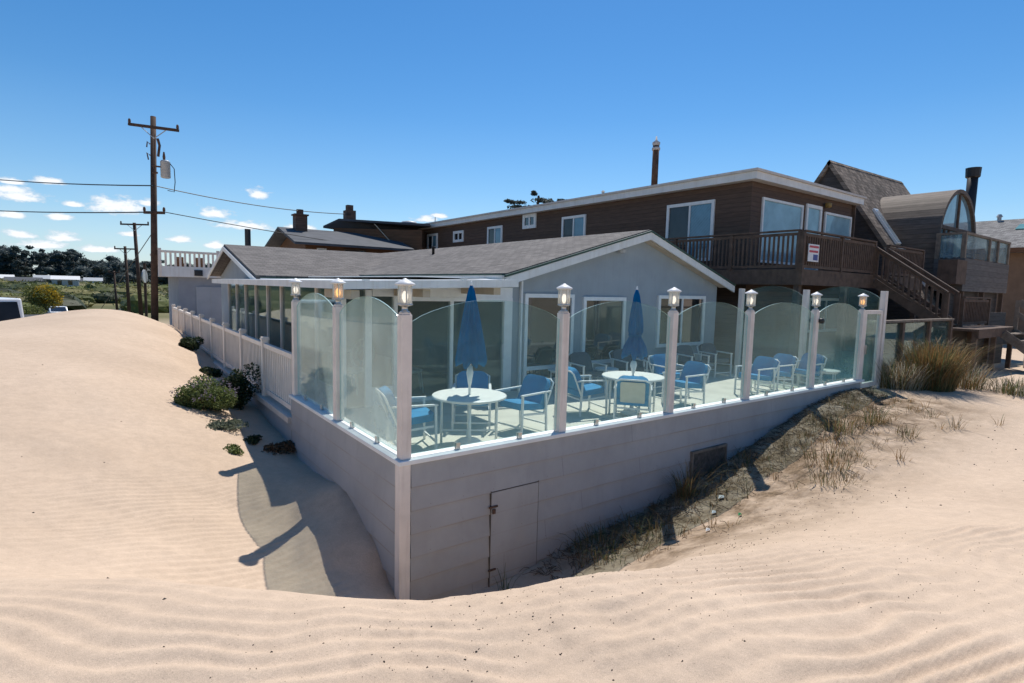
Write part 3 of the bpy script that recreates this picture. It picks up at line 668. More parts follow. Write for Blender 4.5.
# white wicker chairs and table inside the porch
def wicker_chair(x, y, a, label):
    t = thing('wicker_chair', label, 'chair', (0, 0, 0), 'white wicker chairs in the porch')
    fr = MB()
    for sx in (-1, 1):
        for sy in (-1, 1): fr.tube([(sx*.2, sy*.2, .42), (sx*.24, sy*.25, 0)], .018, 6)
    fr.build('leg_frame', 'wicker', t)
    MB().lathe([(.22, .41), (.26, .43), (.26, .47), (.2, .49)], 16).build('seat', 'wicker', t, True)
    b = MB()
    b.tube([(.30*math.cos(q), -.22-.06*math.sin(q), .78+.30*math.sin(q)) for q in (2*math.pi*k/20 for k in range(21))], .02, 6)
    b.tube([(.16*math.cos(q), -.235-.05*math.sin(q), .78+.16*math.sin(q)) for q in (2*math.pi*k/16 for k in range(17))], .012, 6)
    for k in range(10):
        q = 2*math.pi*k/10; b.tube([(.16*math.cos(q), -.235, .78+.16*math.sin(q)), (.30*math.cos(q), -.235, .78+.30*math.sin(q))], .008, 5)
    b.tube([(-.2, -.2, .45), (-.26, -.22, .62)], .018, 6).tube([(.2, -.2, .45), (.26, -.22, .62)], .018, 6)
    b.build('round_back', 'wicker', t)
    t.location = (x, y, FLOOR+.005); t.rotation_euler.z = a
    return t
wicker_chair(2.75, 5.5, rad(-110), 'round backed white wicker chair just behind the sliding door glass')
wicker_chair(1.75, 6.0, rad(120), 'round backed white wicker chair by the frosted side pane corner')
t = thing('porch_table', 'white round table inside the enclosed porch behind the frosted pane', 'table', (1.75, 7.6, FLOOR+.005))
MB().lathe([(.5, .255), (.52, .27), (.52, .285), (.5, .295)], 24, (1.75, 7.6)).build('tabletop', 'wicker', t)
MB().lathe([(.25, FLOOR+.005), (.22, FLOOR+.03), (.06, FLOOR+.08), (.05, .254)], 12, (1.75, 7.6)).build('pedestal', 'wicker', t, True)

# ------------------------------------------------------------------ terrace furniture
def rrect(w0, h0, r, n=5):
    pts = []
    for cx, cy, a0 in ((w0/2-r, h0-r, 0), (-w0/2+r, h0-r, 90), (-w0/2+.02, .02, 180), (w0/2-.02, .02, 270)):
        rr = r if a0 < 180 else .02
        for k in range(n+1):
            a = rad(a0+90*k/n); pts.append((cx+rr*math.cos(a), cy+rr*math.sin(a)))
    return pts
def make_chair(label, cush, panel=False):
    """low armchair: white square-tube frame, seat and back cushions; front is +y"""
    t = thing('patio_chair', label, 'chair', (0, 0, 0))
    q = .014
    for sx in (-1, 1):
        MB().bar((sx*.29, .28, 0), (sx*.29, .27, .61), .03, .03).build('leg', 'frame', t)
        MB().bar((sx*.29, -.27, 0), (sx*.29, -.24, .61), .03, .03).build('leg', 'frame', t)
        MB().bar((sx*.29, .30, .625), (sx*.29, -.34, .635), .045, .026).build('armrest', 'frame', t, bevel=.006)
    MB().bar((-.29, .27, .12), (.29, .27, .12), .022, .022).bar((-.29, -.27, .12), (.29, -.27, .12), .022, .022).bar((-.28, .25, .33), (-.28, -.25, .29), .024, .03).bar((.28, .25, .33), (.28, -.25, .29), .024, .03).bar((-.29, -.25, .29), (.29, -.25, .29), .024, .024).build('seat_frame', 'frame', t)
    MB().tube([(-.27, -.22, .30), (-.28, -.34, .58), (-.28, -.42, .76), (-.20, -.44, .80), (.20, -.44, .80), (.28, -.42, .76), (.28, -.34, .58), (.27, -.22, .30)], .015, 8).build('back_frame', 'frame', t, True)
    MB().prism([(x, y*.55-.27, .345+.05*(y > .5)) for x, y in rrect(.52, 1, .12)], (0, 0, .10)).build('seat_cushion', cush, t, True, .03, segs=3)
    th = rad(24); pts = []
    for x, y in rrect(.52, .455, .13): pts.append((x, -.235-y*math.sin(th), .40+y*math.cos(th)))
    MB().prism(pts, (0, .10*math.cos(th), .10*math.sin(th))).build('backrest', cush, t, True, .03, segs=3)
    if panel:
        pts = [(x, -.25-y*math.sin(th)-.012, .40+y*math.cos(th)-.006) for x, y in rrect(.40, .40, .03)]
        MB().prism(pts, (0, -.008*math.cos(th), -.008*math.sin(th))).build('back_panel', 'beige', t)
    return t
CH = 'blue cushioned armchairs on the terrace'
chair0 = make_chair('', 'blue'); chairp = make_chair('', 'blue', True); chaird = make_chair('', 'shadeblue')
used = set()
def chair(src, x, y, toward, label, group=CH):
    """put a chair at x, y with its front turned to the point 'toward'"""
    o = src if src.name not in used else copy_tree(src)
    used.add(src.name)
    o.location = (x, y, FLOOR); o.rotation_euler.z = math.atan2(toward[1]-y, toward[0]-x)-math.pi/2
    tag(o, label, 'chair', group)
T1 = (1.70, 1.45); T2 = (5.25, 1.55)
chair(chair0, 0.95, 1.78, (1.75, 1.62), 'blue armchair at the near umbrella table, tight behind the corner post')
chair(chair0, 2.28, 2.30, (1.62, 1.30), 'blue armchair behind the near umbrella table, its back toward the sliding door')
chair(chair0, 2.82, 1.68, (1.6, 1.52), 'blue armchair right of the near umbrella table, side on to the glass')
chair(chair0, 4.62, 2.12, (5.4, 1.95), 'blue armchair left of the far umbrella table with a sunlit seat')
chair(chairp, 4.78, 1.12, (5.53, 1.74), 'armchair with beige back panel turned away from the glass at far umbrella table')
chair(chair0, 6.85, 1.62, (5.3, 1.72), 'blue armchair right of the far umbrella table, leaning back against two glass panes')
chair(chair0, 7.55, 2.5, (7.2, -1), 'blue armchair half hidden behind the third front post')
chair(chair0, 9.15, 1.45, (7.9, 1.6), 'blue lounge armchair in a row right of the third post, nearest of that row')
chair(chair0, 10.15, 1.55, (9, 1.7), 'blue lounge armchair just left of the next to last post')
chair(chair0, 11.0, 1.30, (9.6, 1.5), 'last blue armchair, beside the small round table at the end of the glass')
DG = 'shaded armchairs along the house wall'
for x, y, lb in ((6.05, 3.55, 'armchair with cushions coloured dark for shade below the second house window'), (7.45, 3.6, 'armchair with cushions coloured dark for shade left of the far umbrella canopy'), (8.15, 3.7, 'armchair with cushions coloured dark for shade behind the far umbrella'),
                 (9.85, 3.6, 'high back armchair with cushions coloured dark for shade under the double window'), (10.95, 3.65, 'high back armchair with cushions coloured dark for shade at the corner of the house')):
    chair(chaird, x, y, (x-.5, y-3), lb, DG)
def round_table(name, label, x, y, r, h, hole=True):
    t = thing(name, label, 'table', (0, 0, 0))
    MB().lathe([(r-.015, h-.035), (r, h-.03), (r, h-.006), (r-.012, h)], 36).build('tabletop', 'tabletop', t)
    rl_ = r*.74
    for k in range(4):
        a = math.pi/4+k*math.pi/2+.25
        MB().tube([(rl_*math.cos(a), rl_*math.sin(a), 0), (rl_*math.cos(a), rl_*math.sin(a), h-.036)], .019 if r > .4 else .014, 8).build('leg', 'frame', t, True)
    s = MB()
    for k in range(2):
        a = math.pi/4+k*math.pi/2+.25; s.tube([(-rl_*math.cos(a), -rl_*math.sin(a), .2+.002*k), (rl_*math.cos(a), rl_*math.sin(a), .2+.002*k)], .013, 6)
    s.build('cross_brace', 'frame', t)
    MB().tube([(rl_*math.cos(q), rl_*math.sin(q), h-.055) for q in (2*math.pi*k/24 for k in range(25))], .014, 6, False).build('apron', 'frame', t)
    t.location = (x, y, FLOOR); return t
round_table('patio_table', 'round white terrace table with the straight folded umbrella near the corner', *T1, .53, .72)
round_table('patio_table', 'round white terrace table with the tied umbrella, half hidden by the beige chair', *T2, .56, .72)
for x, y, lb in ((5.65, 4.0, 'small round white side table under the first wide house window'), (6.75, 3.65, 'small round white side table between shaded chairs by the wall'), (11.45, .95, 'small round white side table beside the last chair at the far glass end')):
    round_table('side_table', lb, x, y, .27, .48)['group'] = 'small side tables'
def umbrella(x, y, z, label, kind):
    t = thing('patio_umbrella', label, 'umbrella', (x, y, FLOOR), 'folded blue umbrellas')
    MB().tube([(x, y, FLOOR+.05), (x, y, 1.78)], .019, 10).build('pole', 'frame', t, True)
    MB().lathe([(.17, FLOOR+.001), (.2, FLOOR+.03), (.14, FLOOR+.07), (.04, FLOOR+.1), (.03, FLOOR+.22)], 16, (x, y)).build('base', 'frame', t, True)
    MB().lathe([(.014, 1.79), (.022, 1.82), (.016, 1.85), (.004, 1.88)], 10, (x, y)).build('finial', 'frame', t, True)
    fold = lambda q, zz: 1+.20*math.cos(8*q+.6)+.10*math.cos(3*q+zz*2)
    if kind == 0:
        prof = [(.018, 1.82), (.045, 1.74), (.085, 1.5), (.12, 1.28), (.165, 1.0), (.20, .80), (.19, .72), (.02, .76)]
        MB().lathe([(.02, .40), (.05, .58), (.035, .68)], 10, (x, y)).build('handle', 'frame', t, True)
    else:
        prof = [(.018, 1.83), (.05, 1.72), (.085, 1.45), (.11, 1.22), (.115, 1.08), (.09, .98), (.125, .9), (.17, .80), (.20, .68), (.18, .62), (.03, .70)]
        MB().lathe([(.02, .30), (.065, .46), (.05, .52), (.02, .55)], 10, (x, y)).build('handle', 'frame', t, True)
    # a ragged hem: lower ring pulled up and down in folds
    cm = MB(); n = 48; vs = []
    for i, (r, z2) in enumerate(prof):
        for k in range(n):
            q = 2*math.pi*k/n; am = min(1, i/2); rr = r*(1+am*(fold(q, z2)-1))
            dz = (.045*math.cos(8*q+.6)+.03*math.cos(3*q)) if i >= len(prof)-3 and i < len(prof)-1 else 0
            vs.append((x+rr*math.cos(q), y+rr*math.sin(q), z2-dz))
    m_ = len(prof)
    cm.add(vs, [(i*n+k, i*n+(k+1) % n, (i+1)*n+(k+1) % n, (i+1)*n+k) for i in range(m_-1) for k in range(n)]+[tuple(range(n-1, -1, -1)), tuple((m_-1)*n+k for k in range(n))])
    cm.build('canopy', 'canopy', t, True)
    if kind: MB().lathe([(.105, .985), (.118, .99), (.118, 1.02), (.105, 1.025)], 20, (x, y)).build('tie', 'canopy', t)
umbrella(*T1, 0, 'blue folded umbrella with straight hem at the table near the corner post', 0)
umbrella(*T2, 0, 'blue umbrella tied at the waist with flared hem at the farther table', 1)

# ------------------------------------------------------------------ long brown flat-roofed house
bh = thing('brown_house', 'long two storey brown flat roofed house with wraparound upper balcony', 'house', (14.6, 5.1, -.6))
BX, BY, BX1, BY1 = 14.6, 5.1, 21.95, 29.0
MB().box(BX, BX1, BY, BY1, -.6, 5.42).build('wall', 'brownlap', bh)
MB().box(BX-.30, BX1+.15, BY-.30, BY1+.2, 5.425, 5.66).build('roof_fascia', 'fascia', bh)
MB().box(BX-.36, BX1+.21, BY-.36, BY1+.26, 5.663, 5.74).build('roof', 'trim', bh)
MB().box(BX+.5, BX1-.5, BY+.6, BY1-.6, 5.743, 5.80).build('roof_membrane', 'darkroof', bh)
window(bh, 'x', BX, 6.42, 8.42, 2.9, 4.98, -1, ['bluepane', 'screen'], .11)
window(bh, 'x', BX, 12.75, 14.3, 3.9, 5.05, -1, ['bluepane', 'screen'], .11)
window(bh, 'x', BX, 16.2, 17.25, 4.72, 5.41, -1, ['dark', 'dark'], .16)
window(bh, 'x', BX, 19.0, 20.4, 3.9, 5.04, -1, ['bluepane', 'screen'], .12)
window(bh, 'x', BX, 22.9, 24.05, 4.4, 5.05, -1, ['dark', 'dark'], .15)
window(bh, 'x', BX, 26.0, 27.35, 3.9, 5.08, -1, ['bluepane', 'screen'], .14)
window(bh, 'y', BY, 15.22, 17.88, 2.85, 4.98, -1, ['blind'], .08)
dr = window(bh, 'y', BY, 18.13, 19.27, 2.58, 5.08, -1, ['blind'], .12, 'door')
dr['label'] = 'white framed glazed balcony door'
window(bh, 'y', BY, 19.55, 21.75, 2.85, 4.93, -1, ['blind'], .08)
MB().lathe([(.04, 5.05), (.11, 5.08), (.12, 5.22), (.03, 5.25)], 10, (19.5, 4.95)).build('wall_light', mat('tan_lamp', (.3, .2, .06), .5), bh, True)
MB().box(21.84, 21.92, 4.99, 5.09, -.4, 5.4).build('downspout', 'deckwood', bh)
# lower level: posts, open dark carport front, low window
MB().box(14.8, 18.2, 5.03, 5.098, -.3, 1.9).build('garage_door', 'redbrown', bh)
window(bh, 'y', BY, 18.8, 21.6, .4, 1.7, -1, ['dark', 'dark'], .1)
# balcony
bal = MB().box(13.35, 22.3, 2.72, 5.09, 2.40, 2.50).box(13.35, 14.59, 5.091, 9.2, 2.40, 2.50).build('balcony', 'deckwood', bh)
jo = MB().box(13.3, 22.3, 2.66, 2.72, 2.08, 2.52).box(13.29, 13.35, 2.72, 9.2, 2.08, 2.52)
for k in range(12): jo.box(13.9+.7*k, 13.95+.7*k, 2.73, 5.08, 2.15, 2.398)
jo.build('joists', 'deckwood', bal)
for px_ in (13.42, 16.3, 19.2, 22.2): MB().box(px_-.08, px_+.08, 2.74, 2.90, -.6, 2.398).build('support_post', 'deckwood', bal)
MB().box(13.37, 13.53, 8.9, 9.06, -.6, 2.398).build('support_post', 'deckwood', bal)
def railing(parent, p, q, z0, z1, zq0=None, zq1=None, step=.14, name='railing', w_=.045, m='deckwood'):
    """balusters between two points; ends may differ in height (stairs)"""
    zq0 = z0 if zq0 is None else zq0; zq1 = z1 if zq1 is None else zq1
    p, q = Vector((p[0], p[1], 0)), Vector((q[0], q[1], 0)); ln = (q-p).length; mb = MB()
    mb.bar((p.x, p.y, z1), (q.x, q.y, zq1), .13, .045).bar((p.x, p.y, z1-.10), (q.x, q.y, zq1-.10), .04, .08).bar((p.x, p.y, z0+.08), (q.x, q.y, zq0+.08), .04, .08)
    n = int(ln/step)
    for k in range(n+1):
        t = (k+.5)/(n+1); c = p.lerp(q, t); a = z0+(zq0-z0)*t; b = z1+(zq1-z1)*t
        mb.bar((c.x, c.y, a+.12), (c.x, c.y, b-.14), w_, w_)
    n2 = max(1, round(ln/2.2))
    for k in range(n2+1):
        t = k/n2; c = p.lerp(q, t); a = z0+(zq0-z0)*t; b = z1+(zq1-z1)*t
        mb.bar((c.x, c.y+.001, a-.02), (c.x, c.y+.001, b-.03), .10, .10)
    return mb.build(name, m, parent)
railing(bal, (13.32, 2.69), (18.0, 2.69), 2.52, 3.58)
railing(bal, (13.32, 2.78), (13.32, 9.1), 2.52, 3.60)
railing(bal, (19.1, 2.69), (22.25, 2.69), 2.52, 3.55)
# flue pipe on the roof
fl = MB().tube([(15.9, 10.2, 5.75), (15.9, 10.2, 7.68)], .13, 12).build('flue_pipe', 'rust', bh, True)
MB().lathe([(.16, 7.5), (.17, 7.58), (.13, 7.62)], 12, (15.9, 10.2)).lathe([(.10, 7.62), (.15, 7.72), (.16, 7.80), (.05, 7.88), (.02, 8.05)], 12, (15.9, 10.2)).build('flue_cap', mat('galvanised_cap', (.55, .5, .46), .5, .3, 9), fl, True)
MB().lathe([(.05, 5.8), (.05, 6.0), (.1, 6.02), (.02, 6.1)], 8, (15.2, 12.4)).build('roof_vent', 'grey', bh)
MB().lathe([(.03, 5.8), (.03, 6.25)], 6, (15.2, 27.5)).build('roof_vent', 'grey', bh)
# small printed notice on the balcony rail
sg = thing('notice_sign', 'small white notice with red and blue print on the brown balcony railing', 'sign', (13.4, 2.6, 2.7))
sb = MB().box(13.42, 14.02, 2.575, 2.59, 2.74, 3.22).build('board', 'signw', sg)
def text(body, size, loc, m, parent, name='lettering', rot=(math.pi/2, 0, 0)):
    cu = bpy.data.curves.new(name, 'FONT'); cu.body = body; cu.size = size; cu.extrude = .002; cu.align_x = 'CENTER'
    tmp = bpy.data.objects.new('tmp', cu); COL.objects.link(tmp); bpy.context.view_layer.update()
    me_ = bpy.data.meshes.new_from_object(tmp.evaluated_get(bpy.context.evaluated_depsgraph_get())); bpy.data.objects.remove(tmp)
    ob = bpy.data.objects.new(name, me_); COL.objects.link(ob); me_.materials.clear(); me_.materials.append(M[m])
    o_ = Vector((0, 0, 0)); p_ = parent
    while p_ is not None: o_ += p_.location; p_ = p_.parent
    ob.parent = parent; ob.location = Vector(loc)-o_; ob.rotation_euler = rot; return ob
mk = MB(); random.seed(5)
for z in (3.12, 2.99):                                   # two lines of print too small to read: broken red word shapes
    u = 13.46
    while u < 13.95:
        wd = random.uniform(.03, .07); mk.box(u, min(u+wd, 13.98), 2.570, 2.5745, z, z+.06); u += wd+.012
mk.build('red_print', 'signr', sb)
MB().box(13.70, 13.96, 2.570, 2.5745, 2.78, 2.94).build('blue_print', 'signb', sb)
# outside stairs from the balcony to a landing and down to the sand
st = thing('outdoor_stairs', 'dark wooden outdoor stairs from the brown balcony down to a low landing', 'stairs', (18.5, 1.5, -.45))
ns = 9
for k in range(ns):
    z = 2.40-(k+1)*.158; y = 2.62-k*.225; MB().box(18.08, 18.98, y-.25, y, z, z+.04).build('tread', 'deckwood', st)
for x in (18.04, 19.02): MB().bar((x, 2.66, 2.28), (x, .60, .88), .05, .26).build('stringer', 'deckwood', st)
railing(st, (18.04, 2.66), (18.04, .62), 2.45, 3.42, 1.0, 1.99, .16)
railing(st, (19.02, 2.66), (19.02, .62), 2.45, 3.42, 1.0, 1.99, .16)
ld = MB().box(17.9, 21.9, -.25, .58, .86, .93).build('landing', 'deckwood', st)
for x in (18.0, 19.9, 21.8):
    for y in (-.14, .46): MB().box(x-.06, x+.06, y-.06, y+.06, -.6, .858).build('landing_post', 'deckwood', st)
MB().box(17.92, 21.88, -.245, -.203, .66, .858).build('landing_joist', 'deckwood', st)
MB().box(17.95, 21.85, .56, .60, -.6, .855).build('added_skirting', 'darkshake', st)  # dark boards added to stand for the shade under the landing
MB().box(22.0, 24.2, .56, .62, -.6, 1.35).build('added_board_screen', 'darkshake', st)  # more dark boards added, closing the bright gap beside the landing
railing(st, (19.15, .53), (21.85, .53), .95, 1.85, step=.16)
for k in range(6): MB().box(20.3, 21.5, -.30-(k+1)*.26, -.30-k*.26, .72-k*.2, .76-k*.2).build('tread', 'oldwood', st)
for x in (20.28, 21.54): MB().bar((x, -.27, .75), (x, -1.85, -.50), .05, .25).build('stringer', 'oldwood', st)
MB().bar((21.6, -.3, 1.75), (21.6, -1.9, .5), .05, .2).bar((21.6, -.3, 1.35), (21.6, -1.9, .1), .05, .14).box(21.55, 21.65, -.32, -.22, .4, 1.8).box(21.55, 21.65, -1.95, -1.85, -.7, .6).build('step_rail', 'oldwood', st)
# low post-and-glass fence between the gate and the stairs
lf = thing('low_fence', 'low dark post fence with a top rail and dusty glass beyond the deck gate', 'fence', (11.9, .3, -.3))
for x in (12.0, 13.75, 15.6, 17.3): MB().box(x-.07, x+.07, .23, .37, -.6, 1.18).build('post', 'deckwood', lf)
MB().box(11.9, 17.4, .22, .38, 1.181, 1.235).build('top_rail', 'oldwood', lf)
for a, b in ((12.07, 13.68), (13.82, 15.53), (15.67, 17.23)): MB().box(a, b, .294, .306, -.25, 1.15).build('glass_pane', 'pane', lf)

# ------------------------------------------------------------------ shingled steep-roofed house with barrel dormer
af = thing('steep_roof_house', 'weathered wood shingled house with very steep roof and glazed barrel dormer', 'house', (23.2, 2.4, -.6))
AX0, AX1, RY, RZ, AS = 23.0, 30.9, 6.68, 7.62, 1.50
def rz_(y): return RZ-abs(RY-y)*AS
MB().prism([(AX0+.15, 2.5, -.6), (AX0+.15, 10.9, -.6), (AX0+.15, 10.9, rz_(10.9)-.25), (AX0+.15, RY, RZ-.25), (AX0+.15, 2.5, rz_(2.5)-.25)], (.2, 0, 0)).box(AX0+.36, AX1-.2, 2.5, 2.7, -.6, rz_(2.5)-.3).build('wall', 'darkshake', af)
MB().prism([(AX1-.35, 2.5, -.6), (AX1-.35, 10.9, -.6), (AX1-.35, 10.9, rz_(10.9)-.25), (AX1-.35, RY, RZ-.25), (AX1-.35, 2.5, rz_(2.5)-.25)], (.2, 0, 0)).build('wall', 'darkshake', af)
auv = lambda p: (p.x, p.z*1.21)
MB().prism([(AX0, RY, RZ), (AX1, RY, RZ+.1), (AX1, 1.75, rz_(1.75)), (AX0, 1.75, rz_(1.75))], (0, .1, -.12)).build('roof', 'shake', af, uvf=auv)
MB().prism([(AX0, RY+.002, RZ), (AX1, RY+.002, RZ+.1), (AX1, 11.5, rz_(11.5)), (AX0, 11.5, rz_(11.5))], (0, -.1, -.12)).build('roof', 'shake', af, uvf=auv)
# two skylights in a row down the slope
for ya, yb in ((5.25, 4.25), (4.15, 3.1)):
    n_ = Vector((0, -AS, 1)).normalized()*1.0
    u0, u1 = 24.0, 24.42
    P = lambda x, y, h: Vector((x, y, rz_(y)))+Vector((0, -AS, 1)).normalized()*h
    sk = MB().prism([P(u0, ya, .0), P(u1, ya, .0), P(u1, yb, .0), P(u0, yb, .0)], Vector((0, -AS, 1)).normalized()*.10).build('skylight', 'white', af)
    MB().prism([P(u0+.06, ya-.05, .102), P(u1-.06, ya-.05, .102), P(u1-.06, yb+.05, .102), P(u0+.06, yb+.05, .102)], Vector((0, -AS, 1)).normalized()*.01).build('pane', mat_dark_glass('skylight_glass', (.35, .4, .42), 1.8), sk)
# barrel dormer: half cylinder running back into the slope, glazed front
bcx, bz, br, bf = 26.9, 4.05, 2.32, 2.95
pro = [(bcx+br*math.cos(q), bz+br*math.sin(q)) for q in (math.pi*k/20 for k in range(21))]
vs = []; ring = []
outer = [(x, z) for x, z in pro]
mb = MB(); full = [(bcx+br, 1.9)]+outer+[(bcx-br, 1.9)]
back = []
for x, z in full: back.append(max(bf+.3, RY-(RZ-z)/AS+.25))
fv = [(x, bf, z) for x, z in full]; bv = [(x, yb, z) for (x, z), yb in zip(full, back)]
n = len(full); mb.add(fv+bv, [(i, i+1, n+i+1, n+i) for i in range(n-1)])
inn = [(bcx+(x-bcx)*.93, bz+(z-bz)*.93 if z > 2 else z) for x, z in full]
iv = [(x, bf, z) for x, z in inn]; ivb = [(x, bf+.5, z) for x, z in inn]
mb.add(fv+iv+ivb, [(i, i+1, n+i+1, n+i) for i in range(n-1)]+[(n+i, n+i+1, 2*n+i+1, 2*n+i) for i in range(n-1)])
dm = mb.build('barrel_dormer', mat_boards('brown_dormer_shingle', (.15, .115, .09), 5.0, 2, .35, .4), af)
gl = MB().prism([(x, bf+.12, z) for x, z in [(bcx+(x-bcx)*.93, bz+(z-bz)*.93) for x, z in outer]], (0, .02, 0)).box(bcx-br*.93, bcx+br*.93, bf+.12, bf+.14, 1.95, bz-.001).build('pane', mat_dark_glass('dormer_glass', (.14, .24, .30), 2.0), dm)
mu = MB()
for x, z1 in ((bcx, bz+br*.93), (bcx-.95, 4.65), (bcx+.95, 4.65), (bcx-1.5, 4.65), (bcx+1.5, 4.65)): mu.box(x-.06, x+.06, bf+.05, bf+.118, 2.0, z1-.05)
mu.box(bcx-br*.93, bcx+br*.93, bf+.03, bf+.119, 4.62, 4.76).build('mullion', 'deckwood', dm)
# front balcony with glass panels
bb = MB().box(24.25, 30.3, 1.95, 2.94, 2.10, 3.36).build('balcony', 'greyboard', af)
mb = MB()
for x in (24.32, 27.4, 28.6, 30.2): mb.box(x-.07, x+.07, 1.97, 2.11, 3.362, 4.28)
mb.box(24.25, 30.3, 1.96, 2.12, 4.281, 4.36).box(24.25, 24.39, 2.121, 2.94, 4.281, 4.36).box(24.25, 24.39, 2.8, 2.94, 3.362, 4.28).build('balcony_rail', 'oldwood', bb)
bg = mat_pane('balcony_glass', (.6, .68, .7), 1.6, .22, (.6, .72, .78))
for a, b in ((24.40, 27.32), (27.48, 28.52), (28.68, 30.12)): MB().box(a, b, 2.03, 2.045, 3.40, 4.28).build('glass_panel', bg, bb)
MB().box(24.31, 24.325, 2.12, 2.79, 3.40, 4.28).build('glass_panel', bg, bb)
for x in (24.6, 27.2, 30.0): MB().box(x, x+.15, 2.0, 2.15, -.6, 2.098).build('support_post', 'deckwood', bb)
MB().box(24.0, 30.25, 2.25, 2.49, -.6, 2.095).build('lower_wall', 'darkshake', af)
window(af, 'y', 2.25, 25.4, 27.2, .7, 1.75, -1, ['bluepane', 'bluepane'], .1, fmat='deckwood')
MB().box(23.1, 24.2, 1.85, 2.45, 2.35, 3.25).build('side_bin', 'deckwood', af)
cp = MB().tube([(30.35, 3.6, 4.0), (30.35, 3.6, 7.75)], .215, 12).build('flue_pipe', 'black', af, True)
MB().tube([(30.35, 3.6, 7.4), (30.35, 3.6, 7.45), (30.35, 3.6, 7.85)], [.23, .29, .31], 12).build('flue_cap', 'black', cp)

# ------------------------------------------------------------------ grey roofed house at the far right
fr_ = thing('grey_roof_house', 'brown walled house with pale grey shingle roof at the right edge', 'house', (44, 0, -1))
MB().box(43.8, 54, -8, 12, -1, 4.75).build('wall', mat('tan_brown_wall', (.20, .13, .085), .85, .2, 2), fr_)
guv = lambda p: (p.y, p.x*1.08)
MB().prism([(43, -9, 5.02), (43, 13, 5.02), (49, 13, 7.42), (49, -9, 7.42)], (0, 0, -.15)).build('roof', 'grayroof', fr_, uvf=guv)
MB().prism([(49.01, -9, 7.42), (49.01, 13, 7.42), (55, 13, 5.02), (55, -9, 5.02)], (0, 0, -.15)).build('roof', 'grayroof', fr_, uvf=guv)
MB().box(42.9, 42.99, -9, 13, 4.75, 5.03).build('fascia', 'redbrown', fr_)
window(fr_, 'x', 43.8, 1.0, 3.6, 2.6, 4.1, -1, ['dark', 'dark'], .12, fmat='deckwood')
MB().prism([(46.6, 4.0, 6.42), (47.6, 4.0, 6.82), (47.6, 5.4, 6.82), (46.6, 5.4, 6.42)], (-.04, 0, .1)).build('skylight', mat_dark_glass('skylight_green', (.15, .3, .25), 1.8), fr_)
MB().lathe([(.12, 7.1), (.12, 7.6), (.2, 7.62), (.1, 7.8)], 10, (48.8, 6.8)).build('roof_vent', 'grey', fr_)
gf = thing('glass_fence', 'short run of clear glass fence panels at the right edge behind the steps', 'fence', (22.6, -.4, -.5))
for x in (22.75, 24.3, 25.9): MB().box(x-.05, x+.05, -.45, -.35, -.6, .95).build('post', 'post', gf)
for a in (22.82, 24.37): MB().box(a, a+1.42, -.407, -.393, -.4, .93).build('glass_panel', bg, gf)

# ------------------------------------------------------------------ brown wooden houses behind
wa = thing('wooden_house', 'low reddish wood house with dark gable roof and brick chimney behind the ridge', 'house', (6.0, 26, -.8))
MB().prism([(6.5, 25.9, -.8), (6.5, 31.3, -.8), (6.5, 31.3, 3.95), (6.5, 28.6, 4.7), (6.5, 25.9, 3.95)], (6, 0, 0)).build('wall', 'redbrown', wa)
MB().prism([(5.75, 25.2, 3.93), (5.75, 28.6, 4.93), (12.6, 28.6, 4.93), (12.6, 25.2, 3.93)], (0, 0, -.13)).build('roof', 'darkroof', wa)
MB().prism([(5.75, 28.61, 4.93), (5.75, 32.0, 3.93), (12.6, 32.0, 3.93), (12.6, 28.61, 4.93)], (0, 0, -.13)).build('roof', 'darkroof', wa)
ch_ = MB().box(6.55, 7.2, 27.9, 28.5, 4.4, 5.6).box(6.48, 7.27, 27.83, 28.57, 5.601, 5.68).build('chimney', 'brick', wa)
MB().lathe([(.2, 5.681), (.2, 5.95)], 10, (6.87, 28.2)).build('chimney_pot', 'brick', ch_)
window(wa, 'y', 25.9, 8.6, 9.9, 3.0, 3.75, -1, ['dark'], .06, fmat='deckwood')
window(wa, 'y', 25.9, 7.1, 7.6, 3.1, 3.7, -1, ['bluepane'], .06, fmat='white')
wb2 = thing('wooden_house', 'taller boxy reddish wood house with low dark roof beside the long brown house', 'house', (9.3, 27, -.8))
MB().prism([(9.2, 29.4, -.8), (13.6, 26.2, -.8), (14.9, 28, -.8), (10.5, 31.2, -.8)], (0, 0, 6.0)).build('wall', 'redbrown', wb2)
MB().prism([(8.6, 29.5, 5.15), (9.4, 29.0, 5.62), (13.9, 25.75, 5.44), (15.3, 28, 5.44), (10.3, 31.7, 5.3)], (0, 0, .13)).build('roof', 'darkroof', wb2)
c2 = MB().box(9.95, 10.55, 29.2, 29.8, 5.2, 6.35).build('chimney', 'brick', wb2)
MB().box(10.05, 10.42, 29.3, 29.65, 6.351, 6.68).build('chimney_pot', 'brick', c2)
MB().tube([(11.2, 27.85, 5.5), (11.9, 27.2, 4.5), (12.9, 26.3, 3.75)], .03, 6).build('service_cable', 'soffit', wb2)
MB().lathe([(.5, 5.56), (.6, 5.62), (.45, 5.8), (.1, 5.86)], 14, (13.4, 27.6)).build('roof_vent', 'grey', wb2, True)

